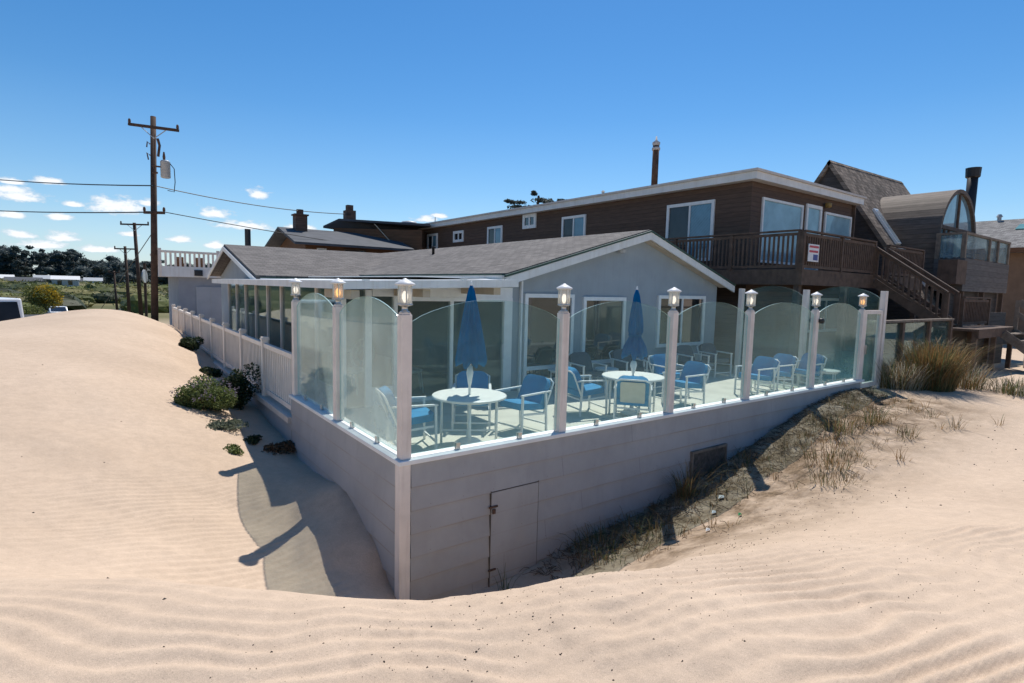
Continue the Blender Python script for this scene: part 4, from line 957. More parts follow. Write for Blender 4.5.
# ------------------------------------------------------------------ grey garage with white roof terrace
ga = thing('garage', 'pale grey garage with white balustraded roof terrace by the utility pole', 'garage', (.5, 26, -.9))
MB().box(.55, 3.4, 26, 31, -.9, 1.93).build('wall', mat('pale_grey_wall', (.30, .32, .355), .85, .12, 1.5), ga)
MB().box(1.28, 2.55, 25.94, 25.998, -.8, 1.48).build('garage_door', mat('garage_door_white', (.40, .42, .45), .6, .08, 2), ga)
MB().box(1.90, 1.925, 25.928, 25.94, -.8, 1.48).build('door_gap', 'grey', ga)
mb = MB().box(-.22, 3.5, 25.75, 25.83, 1.93, 2.42).box(-.22, -.14, 25.831, 31.3, 1.93, 2.42).box(-.14, 3.5, 25.83, 31.3, 1.932, 1.99)
mb.build('parapet', 'fascia', ga)
mb = MB().box(-.24, 3.5, 25.74, 25.84, 3.05, 3.16).box(-.24, -.13, 25.841, 31.3, 3.05, 3.16)
for k in range(18): mb.box(.0+k*.198, .09+k*.198, 25.77, 25.81, 2.421, 3.049)
for k in range(33): mb.box(-.205, -.155, 25.9+k*.165, 26.0+k*.165, 2.421, 3.049)
for x in (-.2, 2.24): mb.box(x-.07, x+.07, 25.71, 25.738, 1.95, 3.25)
mb.build('balustrade', 'vinyl', ga)
MB().box(1.2, 1.55, 25.68, 25.748, 2.0, 2.28).build('house_plate', 'dmetal', ga)
for x in (.6, 1.5): MB().box(x, x+.4, 27.6, 28.0, 1.99, 2.45).box(x, x+.4, 27.95, 28.03, 2.451, 2.95).build('terrace_seat', 'redbrown', ga)
an = thing('antenna_post', 'thin dark post standing up behind the left roof ridge', 'post', (3.15, 23.4, -.8)); MB().tube([(3.15, 23.4, -.8), (3.15, 23.4, 4.22)], .13, 8).build('mast', 'dmetal', an)

# ------------------------------------------------------------------ utility poles and wires
def pole(name, x, y, z0, top, r, lean, arms, label):
    t = thing(name, label, 'utility pole', (x, y, z0), 'utility poles')
    tx, ty = x+lean[0], y+lean[1]
    MB().tube([(x, y, z0), (tx, ty, top)], [r, r*.72], 10).build('pole', 'polewood', t, True)
    ar = Vector((.80, -.60, 0))
    for z, ln, dz in arms:
        k = (z-z0)/(top-z0); c = Vector((x+lean[0]*k, y+lean[1]*k-.22, z))
        a = c-ar*ln/2+Vector((0, 0, dz)); b = c+ar*ln/2-Vector((0, 0, dz))
        cb = MB().bar(a, b, .10, .12).build('crossarm', 'polewood', t)
        ins = MB()
        for f_ in (0, .96): p_ = a.lerp(b, f_+.02); ins.lathe([(.035, p_.z+.06), (.06, p_.z+.10), (.05, p_.z+.22), (.02, p_.z+.26)], 8, (p_.x, p_.y))
        ins.build('insulator', 'rust', cb)
        if ln > 1.5: MB().bar(a.lerp(b, .22), c-Vector((0, 0, .5)), .03, .03).bar(a.lerp(b, .78), c-Vector((0, 0, .5)), .03, .03).build('brace', 'grey', cb)
    return t
P1 = pole('utility_pole', -.50, 25.75, -1, 9.25, .16, (.27, .4), [(8.72, 2.3, .12), (4.85, .95, 0)], 'tall dark utility pole with a grey transformer beside the garage')
tr_ = MB().lathe([(.16, 6.45), (.20, 6.48), (.20, 7.15), (.21, 7.16), (.16, 7.24), (.05, 7.26)], 14, (.14, 25.6)).build('transformer', 'grey', P1, True)
MB().lathe([(.05, 7.27), (.06, 7.4), (.03, 7.62)], 8, (.10, 25.6)).build('bushing', 'rust', tr_)
MB().tube([(.3, 25.55, 7.15), (.48, 25.5, 6.9), (.50, 25.5, 6.3), (.45, 25.5, 5.85), (.2, 25.6, 5.9)], .02, 6).build('lead_wire', 'dmetal', tr_)
br = MB().box(-.36, -.16, 25.55, 25.75, 6.62, 6.68).box(-.36, .0, 25.55, 25.65, 6.9, 6.96).box(-.33, -.25, 25.56, 25.64, 6.681, 6.899)
br.tube([(-.42, 25.7, 7.9), (-.52, 25.7, 8.0), (-.55, 25.7, 7.75)], .03, 6).tube([(-.42, 25.7, 7.4), (-.55, 25.7, 7.5), (-.5, 25.7, 7.2)], .03, 6).tube([(-.12, 25.7, 7.4), (-.05, 25.7, 7.9), (-.12, 25.7, 8.2)], .06, 6)
br.build('bracket', 'rust', P1)
pole('utility_pole', .18, 50.0, -2.0, 6.3, .17, (-.25, 0), [(6.15, 2.3, 0)], 'leaning utility pole with one crossarm, second from the near pole')
pole('utility_pole', -.36, 58.0, -2.5, 4.75, .16, (-.15, 0), [(4.5, 2.0, 0)], 'shorter utility pole left of the leaning one')
pole('utility_pole', -1.0, 72.0, -3.2, 2.6, .14, (-.2, 0), [(2.4, 1.2, 0)], 'farthest short utility pole above the scrub')
gp = thing('road_mirror_post', 'thin post with a round white sign back between the far utility poles', 'sign', (.35, 47, -2))
MB().tube([(.35, 47, -2), (.35, 47, 3.0)], .10, 8).build('post', 'polewood', gp); MB().tube([(.28, 46.83, 2.0), (.36, 46.80, 2.0)], .52, 18).build('disc', 'grey', gp)
def wire(p, q, sag, label, r=.018):
    p, q = Vector(p), Vector(q); pts = []
    for k in range(25):
        t = k/24; c = p.lerp(q, t); c.z -= sag*4*t*(1-t); pts.append(c)
    o_ = MB().tube(pts, r, 5).build('power_line', 'dmetal', None); tag(o_, label, 'cable', 'overhead cables')
wire((-.35, 25.6, 6.05), (-28, 92, 16.2), 1.2, 'overhead cable running left from the pole above the clouds', .03)
wire((-.45, 25.6, 4.85), (-28, 92, 11.3), .9, 'lower overhead cable running left from the small crossarm', .03)
wire((-.2, 25.7, 6.05), (10.2, 29.2, 6.1), .25, 'overhead cable from the pole to the taller wooden chimney', .022)
wire((.05, 25.6, 4.9), (12.9, 26.2, 3.8), .1, 'lower overhead cable passing over the grey ridge to the wooden wall', .02)
wire((-.28, 26, 4.2), (-2.6, 42, -.5), .0, 'slack guy wire slanting down left of the pole', .02)

# ------------------------------------------------------------------ vehicles beyond the dune
def car(name, label, L_, W_, H_, loc, rz, van=False):
    t = thing(name, label, 'van' if van else 'car', (0, 0, 0))
    h0, hb = .32, (.95 if van else .88)
    if van: prof = [(-L_/2, h0), (L_/2, h0), (L_/2, hb-.1), (L_/2-.9, hb+.05), (L_/2-1.5, H_-.02), (-L_/2+.30, H_), (-L_/2+.02, hb+.1)]
    else: prof = [(-L_/2, h0), (L_/2, h0), (L_/2, hb-.2), (L_/2-.9, hb), (L_/2-1.7, H_), (-L_/2+1.1, H_), (-L_/2+.4, hb+.05), (-L_/2, hb)]
    MB().prism([(x, -W_/2, z) for x, z in prof], (0, W_, 0)).build('body', 'carwhite', t, bevel=.07, segs=3)
    # rear glass, side glass, windscreen
    if van:
        MB().prism([(-L_/2+.012, -W_/2+.14, hb+.12), (-L_/2+.012, W_/2-.14, hb+.12), (-L_/2+.235, W_/2-.18, H_-.14), (-L_/2+.235, -W_/2+.18, H_-.14)], (-.03, 0, .01)).build('rear_window', 'carglass', t)
        for s_ in (-1, 1):
            MB().prism([(-L_/2+.45, s_*(W_/2+.004), hb+.12), (L_/2-1.25, s_*(W_/2+.004), hb+.12), (L_/2-1.6, s_*(W_/2+.004), H_-.14), (-L_/2+.55, s_*(W_/2+.004), H_-.14)], (0, s_*.012, 0)).build('side_window', 'dark', t)
            MB().box(-L_/2-.02, -L_/2+.03, s_*W_/2-.1*(s_ > 0)-.0, s_*W_/2+.1*(s_ < 0), hb-.25, hb+.1).build('tail_lamp', 'carlight', t)
        MB().box(-L_/2-.08, -L_/2+.02, -W_/2+.05, W_/2-.05, h0, h0+.2).build('bumper', 'dmetal', t)
    else:
        MB().prism([(L_/2-.93, -W_/2+.15, hb+.05), (L_/2-.93, W_/2-.15, hb+.05), (L_/2-1.64, W_/2-.2, H_-.04), (L_/2-1.64, -W_/2+.2, H_-.04)], (.03, 0, .02)).build('windscreen', 'dark', t)
        for s_ in (-1, 1):
            MB().prism([(-L_/2+.8, s_*(W_/2+.004), hb+.06), (L_/2-1.2, s_*(W_/2+.004), hb+.06), (L_/2-1.75, s_*(W_/2+.004), H_-.08), (-L_/2+1.2, s_*(W_/2+.004), H_-.08)], (0, s_*.012, 0)).build('side_window', 'dark', t)
            MB().box(L_/2-.02, L_/2+.03, s_*W_/2-.35*(s_ > 0), s_*W_/2+.35*(s_ < 0), hb-.32, hb-.18).build('headlight', 'metal', t)
    for sx in (-1, 1):
        for s_ in (-1, 1):
            w_ = MB().tube([(sx*(L_/2-.85), s_*(W_/2-.2), .33), (sx*(L_/2-.85), s_*(W_/2+.01), .33)], .33, 16).build('wheel', 'tyre', t)
            MB().tube([(sx*(L_/2-.85), s_*(W_/2+.011), .33), (sx*(L_/2-.85), s_*(W_/2+.02), .33)], .2, 12).build('rim', 'metal', w_)
    t.location = loc; t.rotation_euler.z = rz
car('parked_van', 'white van with dark rear window at the left edge behind the dune', 4.8, 1.9, 2.0, (-6.75, 26.6, -1.12), rad(112), True)
car('parked_car', 'small white car far down the road beside the golden bush', 4.3, 1.8, 1.45, (-6.9, 84.5, -3.35), rad(-80))

# road strip beyond the dune
rd = MB(); pts = [(-11, 22), (-8.5, 40), (-6.5, 60), (-5.2, 85), (0, 120), (14, 165)]
ctr = [np.array(p) for p in pts]; N_ = 60; lft = []; rgt = []
arr = np.array(pts, float); tt = np.linspace(0, len(pts)-1, N_)
rxs = np.interp(tt, range(len(pts)), arr[:, 0]); rys = np.interp(tt, range(len(pts)), arr[:, 1])
for i in range(N_):
    dx = rxs[min(i+1, N_-1)]-rxs[max(i-1, 0)]; dy = rys[min(i+1, N_-1)]-rys[max(i-1, 0)]; l_ = math.hypot(dx, dy)
    nx_, ny_ = -dy/l_, dx/l_
    for s_, lst in ((3.2, lft), (-3.2, rgt)):
        X, Y = rxs[i]+nx_*s_, rys[i]+ny_*s_; lst.append((X, Y))
zl = z_sand(np.array([p[0] for p in lft]), np.array([p[1] for p in lft]), False); zr = z_sand(np.array([p[0] for p in rgt]), np.array([p[1] for p in rgt]), False)
zz = np.maximum(zl, zr)+.12
rd.add([(p[0], p[1], z) for p, z in zip(lft, zz)]+[(p[0], p[1], z) for p, z in zip(rgt, zz)], [(i, N_+i, N_+i+1, i+1) for i in range(N_-1)])
tag(rd.build('road', 'asphalt'), 'asphalt road curving away beyond the dune', 'road', kind='structure')

# ------------------------------------------------------------------ vegetation
def blades(mb, x, y, r, n, h, rng, spread=.45, w_=.008, mats=(0,), zf=None, lean=(0, 0)):
    for _ in range(n):
        a = rng.uniform(0, 2*math.pi); rr = r*math.sqrt(rng.random()); bx_, by_ = x+rr*math.cos(a), y+rr*math.sin(a)
        z0 = (zf(bx_, by_) if zf else 0)-.02
        hh = h*rng.uniform(.5, 1.15); dr = Vector((math.cos(a)*rr/max(r, .01)+rng.uniform(-.6, .6)+lean[0], math.sin(a)*rr/max(r, .01)+rng.uniform(-.6, .6)+lean[1], 0))*spread*hh
        sd = Vector((-dr.y, dr.x, 0)); sd = (sd.normalized() if sd.length > 1e-4 else Vector((1, 0, 0)))*w_*rng.uniform(.6, 1.3)
        p0 = Vector((bx_, by_, z0)); p1 = p0+dr*.25+Vector((0, 0, hh*.5)); p2 = p0+dr*.65+Vector((0, 0, hh*.85)); p3 = p0+dr*1.15+Vector((0, 0, hh*(1.0-.15*rng.random())))
        mb.cur = rng.choice(mats)
        mb.add([p0-sd, p0+sd, p1-sd*.9, p1+sd*.9, p2-sd*.6, p2+sd*.6, p3], [(0, 1, 3, 2), (2, 3, 5, 4), (4, 5, 6)])
GM = ['gg', 'gt', 'gw', 'go']
zs = lambda x, y: zt(x, y)
def clump(name, label, cat, x, y, r, n, h, mats, seed, group=None, spread=.5, w_=.008, lean=(0, 0)):
    rng = random.Random(seed); z0 = zt(x, y); mb = MB()
    blades(mb, x, y, r, n, h, rng, spread, w_, mats, lambda a, b: z0, lean)
    return tag(mb.build(name, GM), label, cat, group)
BG = 'big dune grass clumps beside the low fence'
clump('grass_clump', 'tallest rust and green dune grass clump in front of the stairs', 'grass', 12.75, -.75, .42, 1700, 1.12, (0, 0, 3, 3, 1, 1), 1, BG, .52, .0055)
clump('grass_clump', 'silvery pale dune grass clump left of the tallest clump', 'grass', 12.2, -.3, .5, 1100, .72, (2, 2, 0, 1), 2, BG, .75, .005)
clump('grass_clump', 'bushy tan green dune grass clump right of the tallest clump', 'grass', 13.85, -1.05, .45, 600, .6, (1, 0, 2, 3), 3, BG, .8, .005)
clump('grass_clump', 'low green grass clump at the right edge of the frame', 'grass', 13.9, -1.95, .4, 350, .42, (0, 0, 1, 2), 4, BG, .8, .005)
clump('grass_clump', 'dark low grass at the foot of the end post beside the gate', 'grass', 12.35, .1, .3, 350, .4, (0, 0), 5, BG, .8, .009)
# tufts along the front wall: the ones that show are things, the thin scatter is stuff
TG = 'grass tufts along the front wall'
for i, (x, y, r, n, h, ms, lb) in enumerate((
    (4.35, -.35, .10, 130, .62, (1, 0, 3), 'tall tan tuft against the wall left of the vent'), (2.5, -.55, .28, 260, .26, (0, 0, 1), 'dense green grass patch right of the wall hatch'),
    (3.2, -.75, .2, 140, .2, (0, 1), 'short green tuft next along the wall from the hatch patch'), (7.6, -1.05, .24, 170, .36, (0, 1, 1), 'green tuft on the slope below the third glass pane'),
    (8.35, -1.25, .16, 120, .38, (0, 1), 'upright green tuft on the sand right of the slope tuft'), (8.0, -1.9, .1, 40, .26, (1, 0), 'thin tan tuft out on the open sand'),
    (9.1, -2.2, .08, 40, .3, (1, 2), 'sparse pale tuft farthest out on the sand'), (6.2, -1.55, .3, 200, .26, (1, 3, 0), 'spreading tan tuft below the vent'), (5.5, -1.9, .25, 140, .2, (1, 0), 'low tan tuft at the lower edge of the grassy strip'),
    (1.15, -.25, .05, 22, .3, (0, 2), 'few thin stems at the foot of the hatch'))):
    clump('grass_tuft', lb, 'grass', x, y, r*1.35, n, h*.85, ms, 20+i, TG, .95, .0038)
rng = random.Random(99); mb = MB()
for _ in range(300):
    x = rng.uniform(2.0, 10.5); y = -.1-abs(rng.gauss(0, .75))-(x > 6)*rng.uniform(0, .5)
    if y < -2.6: continue
    blades(mb, x, y, .07, rng.randint(3, 14), rng.uniform(.06, .24), rng, 1.2, .0035, (1, 1, 3, 3, 0), None)
    z0 = zt(x, y)
    k = mb.v
    # lift the last blades onto the sand
    cnt = 0
    while cnt < len(k) and k[-1-cnt][2] < 1 and False: cnt += 1
    mb._last = getattr(mb, '_last', 0)
    for j in range(mb._last, len(k)): k[j] = (k[j][0], k[j][1], k[j][2]+z0)
    mb._last = len(k)
tag(mb.build('dry_grass', GM), 'thin dry grass stubble over the sandy strip by the wall', 'grass', kind='stuff')
mb = MB(); rng = random.Random(12)
for _ in range(1300):
    x = rng.uniform(1.6, 10.5); y = -.08-abs(rng.gauss(0, .5)); z0 = zt(x, y); a = rng.uniform(0, 6.28); l_ = rng.uniform(.05, .22)
    mb.tube([(x, y, z0+.005), (x+math.cos(a)*l_*.5, y+math.sin(a)*l_*.5, z0+rng.uniform(.01, .05)), (x+math.cos(a)*l_, y+math.sin(a)*l_, z0+rng.uniform(.0, .03))], .0035, 4, False)
tag(mb.build('twig_litter', 'twig'), 'dry twigs and plant litter along the shaded foot of the wall', 'plant litter', kind='stuff')
def leafball(mb, c, rad3, n, size, rng, shell=.55):
    for _ in range(n):
        while True:
            d = Vector((rng.uniform(-1, 1), rng.uniform(-1, 1), rng.uniform(-1, 1)))
            if shell < d.length < 1: break
        p = Vector((c[0]+d.x*rad3[0], c[1]+d.y*rad3[1], c[2]+d.z*rad3[2]))
        a = Vector((rng.gauss(0, 1), rng.gauss(0, 1), rng.gauss(0, 1))).normalized(); b = a.cross(Vector((rng.gauss(0, 1), rng.gauss(0, 1), rng.gauss(0, 1)))).normalized()
        s_ = size*rng.uniform(.6, 1.4)
        mb.add([p-a*s_, p+b*s_*.45, p+a*s_, p-b*s_*.45], [(0, 1, 2, 3)])
def shrub(name, label, x, y, z, w_, h, n, size, mats, seed, flowers=0, cat='bush', lobes=9, group=None):
    rng = random.Random(seed); t = thing(name, label, cat, (x, y, z), group); mb = MB()
    for k in range(lobes):
        a = rng.uniform(0, 6.28); rr = w_*.62*math.sqrt(rng.random()); s_ = rng.uniform(.28, .5)
        leafball(mb, (x+rr*math.cos(a), y+rr*math.sin(a), z+h*rng.uniform(.25, .62)), (w_*s_, w_*s_, h*rng.uniform(.3, .42)), n//lobes, size, rng)
    mb.build('foliage', mats, t)
    if flowers:
        fb = MB()
        for k in range(flowers):
            a = rng.uniform(0, 6.28); rr = w_*.9*math.sqrt(rng.random()); c = (x+rr*math.cos(a), y+rr*math.sin(a), z+h*(.95-.35*rng.random())*(1-.35*(rr/w_)**2))
            leafball(fb, c, (.03, .03, .05), 7, size*.7, rng, .2)
        fb.build('flowers', 'flower', t)
    sm_ = MB()
    for k in range(6):
        a = rng.uniform(0, 6.28); sm_.tube([(x, y, z-.05), (x+.4*w_*math.cos(a), y+.4*w_*math.sin(a), z+h*.5)], [.02*w_+.006, .008], 5)
    sm_.build('stems', 'twig', t)
    return t
shrub('flowering_bush', 'green bush with pale purple flowers between dune and side wall', -1.05, 5.75, zt(-1.05, 5.75)-.05, .60, .62, 8200, .026, 'bush', 3, 70)
shrub('bush', 'dark green bush in shade against the picket railing', -.42, 6.5, zt(-.42, 6.5)-.05, .5, .85, 6500, .026, 'dbush', 4)
shrub('bush', 'small dark bush under the far half of the railing', -.5, 12.6, zt(-.5, 12.6)-.05, .36, .45, 2600, .032, 'dbush', 6)
shrub('bush', 'low green bush in shade at the foot of the side wall', -.5, 9.3, zt(-.5, 9.3)-.05, .34, .26, 1600, .03, 'dbush', 8)
shrub('bush', 'brown twiggy plant in the wall shadow below the railing corner', -.25, 3.9, zt(-.25, 3.9)-.04, .38, .2, 900, .03, 'twig', 9)
shrub('ground_plant', 'grey green succulent mat on the sand in front of the flowering bush', -1.0, 4.75, zt(-1.0, 4.75)-.03, .42, .12, 1500, .028, 'ice', 10, cat='plant')
shrub('ground_plant', 'small yellow green plant on the sand edge nearest the deck', -.95, 3.75, zt(-.95, 3.75)-.03, .2, .13, 700, .022, 'bush', 11, cat='plant')
shrub('ground_plant', 'tiny green plant at the shadow edge below the succulent mat', -.6, 4.3, zt(-.6, 4.3)-.03, .22, .14, 700, .022, 'dbush', 12, cat='plant')
shrub('bush', 'dark bush growing along the low fence beside the gate', 12.9, .65, zt(12.9, .65)-.05, .7, .7, 2600, .035, 'dbush', 13)
# wrack, pebbles, scraps
mb = MB(); rng = random.Random(44)
def bit(x, y, s_):
    z = float(z_sand(np.array([x]), np.array([y]))[0]); n_ = rng.randint(5, 7); an_ = rng.uniform(0, 6.28); st_ = rng.uniform(.4, 1)
    vs = []
    for k in range(n_):
        a = an_+2*math.pi*k/n_; r_ = s_*rng.uniform(.6, 1.2); vs.append((x+r_*math.cos(a), y+r_*math.sin(a)*st_, z-.002))
    mb.add(vs+[(x, y, z+s_*rng.uniform(.4, .9))], [(k, (k+1) % n_, n_) for k in range(n_)])
for _ in range(620): bit(rng.gauss(-.5, .85), rng.gauss(-3.0, .4), rng.uniform(.002, .006)*rng.choice((1, 1, 1.7)))
for _ in range(200): bit(rng.uniform(.8, 3.2), rng.uniform(-4.4, -2.9), rng.uniform(.003, .008))
for _ in range(260): bit(rng.uniform(2.0, 5.5), rng.gauss(-2.2, .35), rng.uniform(.004, .013))
for _ in range(90): bit(rng.uniform(4.5, 10), rng.uniform(-3.6, -1.8), rng.uniform(.006, .018))
for _ in range(25): bit(rng.uniform(-4, -1.5), rng.uniform(-2, 8), rng.uniform(.004, .015))
tag(mb.build('seaweed_bits', 'weed'), 'small dark bits of dried seaweed scattered over the sand', 'seaweed', kind='stuff')
for x, y, s_, m_, lb, ct in ((4.0, -1.05, .06, 'shell', 'white scrap of litter nearest the tall tuft on the shaded slope', 'litter'), (4.55, -.8, .08, 'shell', 'white scrap of litter just below the wall vent', 'litter'), (3.35, -1.4, .05, 'shell', 'white scrap of litter in the second post shadow', 'litter'), (4.0, -1.42, .045, 'green', 'bright green scrap of plastic on the slope below the vent', 'litter')):
    z = zt(x, y)+.015; o_ = MB().add([(x-s_, y, z), (x, y-s_*.5, z+.012), (x+s_, y+s_*.2, z+.006), (x+.1*s_, y+s_*.6, z+.02), (x, y, z+.03)], [(0, 1, 4), (1, 2, 4), (2, 3, 4), (3, 0, 4), (3, 2, 1, 0)]).build('litter_scrap', m_)
    tag(o_, lb, ct, 'scraps of litter on the slope')
# golden bush, scrub and far wood
def far_bush(name, label, x, y, z, w_, h, n, size, m_, seed, mats2=None, group=None):
    rng = random.Random(seed); t = thing(name, label, 'bush', (x, y, z), group); mb = MB()
    for k in range(12):
        a = rng.uniform(0, 6.28); rr = w_*.6*math.sqrt(rng.random())
        mb.cur = 1 if (mats2 and rng.random() < .65) else 0
        leafball(mb, (x+rr*math.cos(a), y+rr*math.sin(a), z+h*rng.uniform(.3, .68)), (w_*.42, w_*.42, h*.34), n//12, size, rng)
    mb.build('foliage', [m_]+([mats2] if mats2 else []), t)
    MB().tube([(x, y, z-.2), (x, y, z+h*.5)], .12, 6).build('stem', 'bark', t)
far_bush('golden_bush', 'round yellow flowering bush beside the far road', -6.5, 60, -1.35, 1.9, 2.5, 5200, .09, 'scrub', 5, 'gold')
far_bush('bush', 'low dark green bush under the golden one, left of the car', -7.4, 52, -1.7, 1.6, 1.3, 2600, .08, 'scrub', 6, None)
def core(mb, c, r3, rng):
    # uneven opaque lump inside a bush so that the leaves do not float in the air
    n1, n2 = 6, 9; vs = []
    for i in range(n1+1):
        th = math.pi*i/n1
        for k in range(n2):
            q = 2*math.pi*k/n2; r = rng.uniform(.72, .95)
            vs.append((c[0]+r3[0]*r*math.sin(th)*math.cos(q), c[1]+r3[1]*r*math.sin(th)*math.sin(q), c[2]+r3[2]*r*math.cos(th)))
    mb.add(vs, [(i*n2+k, i*n2+(k+1) % n2, (i+1)*n2+(k+1) % n2, (i+1)*n2+k) for i in range(n1) for k in range(n2)])
mb = MB(); rng = random.Random(8)
for _ in range(330):
    y = rng.uniform(72, 300); x = rng.uniform(-13, 42)*(y/100)-3
    if abs(x-np.interp(y, rys, rxs)) < 5+.03*y and y < 170: continue
    z = float(z_far(np.array([x]), np.array([y]))[0]); w_ = rng.uniform(1.5, 3.8)*(.6+y/140); h = rng.uniform(1.2, 2.5)*(.7+y/170); mb.cur = rng.choice((0, 0, 2, 1))
    core(mb, (x, y, z+h*.33), (w_, w_, h*.62), rng)
    leafball(mb, (x, y, z+h*.35), (w_, w_, h*.66), 170, .13*(.6+y/110), rng, .75)
tag(mb.build('scrub', ['scrub', 'scrubd', 'scrubo']), 'olive green scrub filling the low ground beyond the road', 'scrub', kind='stuff')
# hill with eucalyptus wood
hx = np.linspace(-420, 260, 60); hy = np.linspace(420, 900, 30); HX, HY = np.meshgrid(hx, hy)
HZ = -4.4+9*sstep(430, 560, HY+.5*HX*.3)*(.7+.3*vnoise(HX*.01, HY*.01))
hm = MB(); ii = np.arange(HX.size).reshape(HX.shape)
hm.add(np.stack([HX.ravel(), HY.ravel(), HZ.ravel()], -1).tolist(), [tuple(int(v) for v in (ii[a, b], ii[a, b+1], ii[a+1, b+1], ii[a+1, b])) for a in range(29) for b in range(59)])
tag(hm.build('hill', 'scrubd', None, True), 'low dark hill under the far trees', 'hill', kind='structure')
mb = MB(); mt_ = MB(); rng = random.Random(21)
def wood_tree(x, y, z, h, w_):
    mt_.tube([(x, y, z), (x+rng.uniform(-.8, .8), y, z+h*.55), (x+rng.uniform(-1.5, 1.5), y, z+h*.8)], [.55, .35, .15], 5)
    for k in range(9):
        a = rng.uniform(0, 6.28); rr = w_*.55*rng.random(); s_ = rng.uniform(.28, .5)*w_; zz_ = z+h*(rng.uniform(.12, .45) if k < 4 else rng.uniform(.45, .93))
        core(mb, (x+rr*math.cos(a), y+rr*math.sin(a), zz_), (s_*.8, s_*.8, s_*.5), rng)
        leafball(mb, (x+rr*math.cos(a), y+rr*math.sin(a), zz_), (s_, s_, s_*.65), 60, .7, rng, .6)
for k in range(130):
    u = rng.uniform(-92, 75); y = rng.uniform(470, 560)
    top = 20 if u < -55 else (21 if u < -14 else 15-.03*u)
    if -72 < u < -62: top = 13
    x = u*(y/500)
    wood_tree(x, y, 0, (top+rng.uniform(-4, 3))*(y/500), rng.uniform(6, 10))
for k in range(55):
    y = rng.uniform(330, 420); x = rng.uniform(-10, 75)*(y/400)
    wood_tree(x, y, -4, rng.uniform(9, 15), rng.uniform(6, 10))
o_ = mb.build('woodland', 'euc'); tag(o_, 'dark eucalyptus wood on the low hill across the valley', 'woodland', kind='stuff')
MBt = mt_.build('woodland_trunks', 'bark', o_)
# roofs of the settlement below the wood
rng = random.Random(31); HGL = 'small pale houses below the far wood'
hl = ['pale blue roofed house leftmost below the wood', 'long white house at the foot of the wood', 'low white house with a dark roof left of middle of the far row', 'narrow white house in the middle of the far row', 'bright white house right of the middle of the far row', 'small pale house near the right end of the far row', 'white house last on the right of the far row']
for i, (px_, w_) in enumerate(((-46, 12), (-37, 9), (-29, 10), (-22, 6), (-15, 8), (-10, 6), (-5, 6))):
    y = 300+rng.uniform(-40, 30); x = px_*(y/310); z = -4.6+rng.uniform(-.6, .8)
    t = thing('far_house', hl[i], 'house', (x, y, z), HGL)
    MB().box(x-w_/2, x+w_/2, y-3, y+3, z, z+5.0).build('wall', ('grey', 'white', 'fascia', 'trim')[i % 4], t)
    MB().prism([(x-w_/2-.4, y-3.5, z+5.0), (x-w_/2-.4, y, z+6.4), (x-w_/2-.4, y+3.5, z+5.0)], (w_+.8, 0, 0)).build('roof', ('grey', 'fascia', 'darkroof')[i % 3], t)
    for k in range(2): MB().box(x-w_*.3+k*w_*.4, x-w_*.3+k*w_*.4+1.3, y-3.06, y-3.003, z+3.0, z+4.6).build('window', 'dark', t)
# cypress top above the brown roof
ct = thing('cypress_tree', 'dark cypress top showing above the long brown roof', 'tree', (35.6, 43, -1)); mb = MB(); rng = random.Random(77)
MB().tube([(35.6, 43, -1), (35.7, 43, 6), (36.1, 42.9, 11.8)], [.4, .3, .12], 7).build('trunk', 'bark', ct)
for cx_, cy_, cz_, a, b in ((35.8, 42.6, 10.6, 1.3, .5), (36.9, 41.8, 10.35, 1.4, .45), (34.0, 44, 10.2, 1.0, .32), (37.9, 41.2, 10.55, .9, .35), (35.4, 42.8, 11.2, .5, .35), (38.2, 41, 10.2, .9, .4), (33.3, 44.4, 10.3, .7, .25), (36, 42.6, 9.6, 1.6, .6), (37.2, 41.8, 9.9, 1.8, .4), (35.0, 43.2, 9.75, 1.8, .35), (33.8, 44, 9.7, 1.2, .3), (36.2, 42.5, 9.6, 2.2, .6)):
    for k in range(4): leafball(mb, (cx_+rng.uniform(-.5, .5)*a, cy_+rng.uniform(-.5, .5)*a, cz_+.75+rng.uniform(-.3, .3)*b), (a*.5, a*.5, b*.5), 70, .13, rng, .3)
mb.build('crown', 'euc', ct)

# ------------------------------------------------------------------ sky, sun, camera
W = bpy.data.worlds.new('World'); S.world = W; W.use_nodes = True; nt = W.node_tree; nt.nodes.clear()
sky = N(nt, 'ShaderNodeTexSky'); sky.sky_type = 'NISHITA'; sky.sun_disc = False
sky.sun_elevation = SUN_EL; sky.sun_rotation = math.pi/2-SUN_AZ; sky.altitude = 10; sky.air_density = 1.0; sky.dust_density = .1; sky.ozone_density = 3.0
tc = N(nt, 'ShaderNodeTexCoord').outputs['Generated']
sp = N(nt, 'ShaderNodeSeparateXYZ'); L(nt, tc, sp.inputs[0])
az = mth(nt, 'ARCTAN2', sp.outputs[0], sp.outputs[1]); el = mth(nt, 'ARCSINE', sp.outputs[2])
CL = [(20,197,34,7),(48,182,20,4),(12,182,16,4),(118,208,34,10),(150,204,14,5),(60,218,16,4),(12,216,16,4),(215,214,20,6),(258,195,14,6),(245,227,34,5),(20,235,22,5),(62,238,20,6),(180,240,18,4),(215,246,16,4),(100,250,24,4),(10,190,28,4),(425,220,14,4),(300,229,20,4),(40,246,40,5),(130,235,14,3), (440,216,10,3),(75,205,12,3)]
dens = None
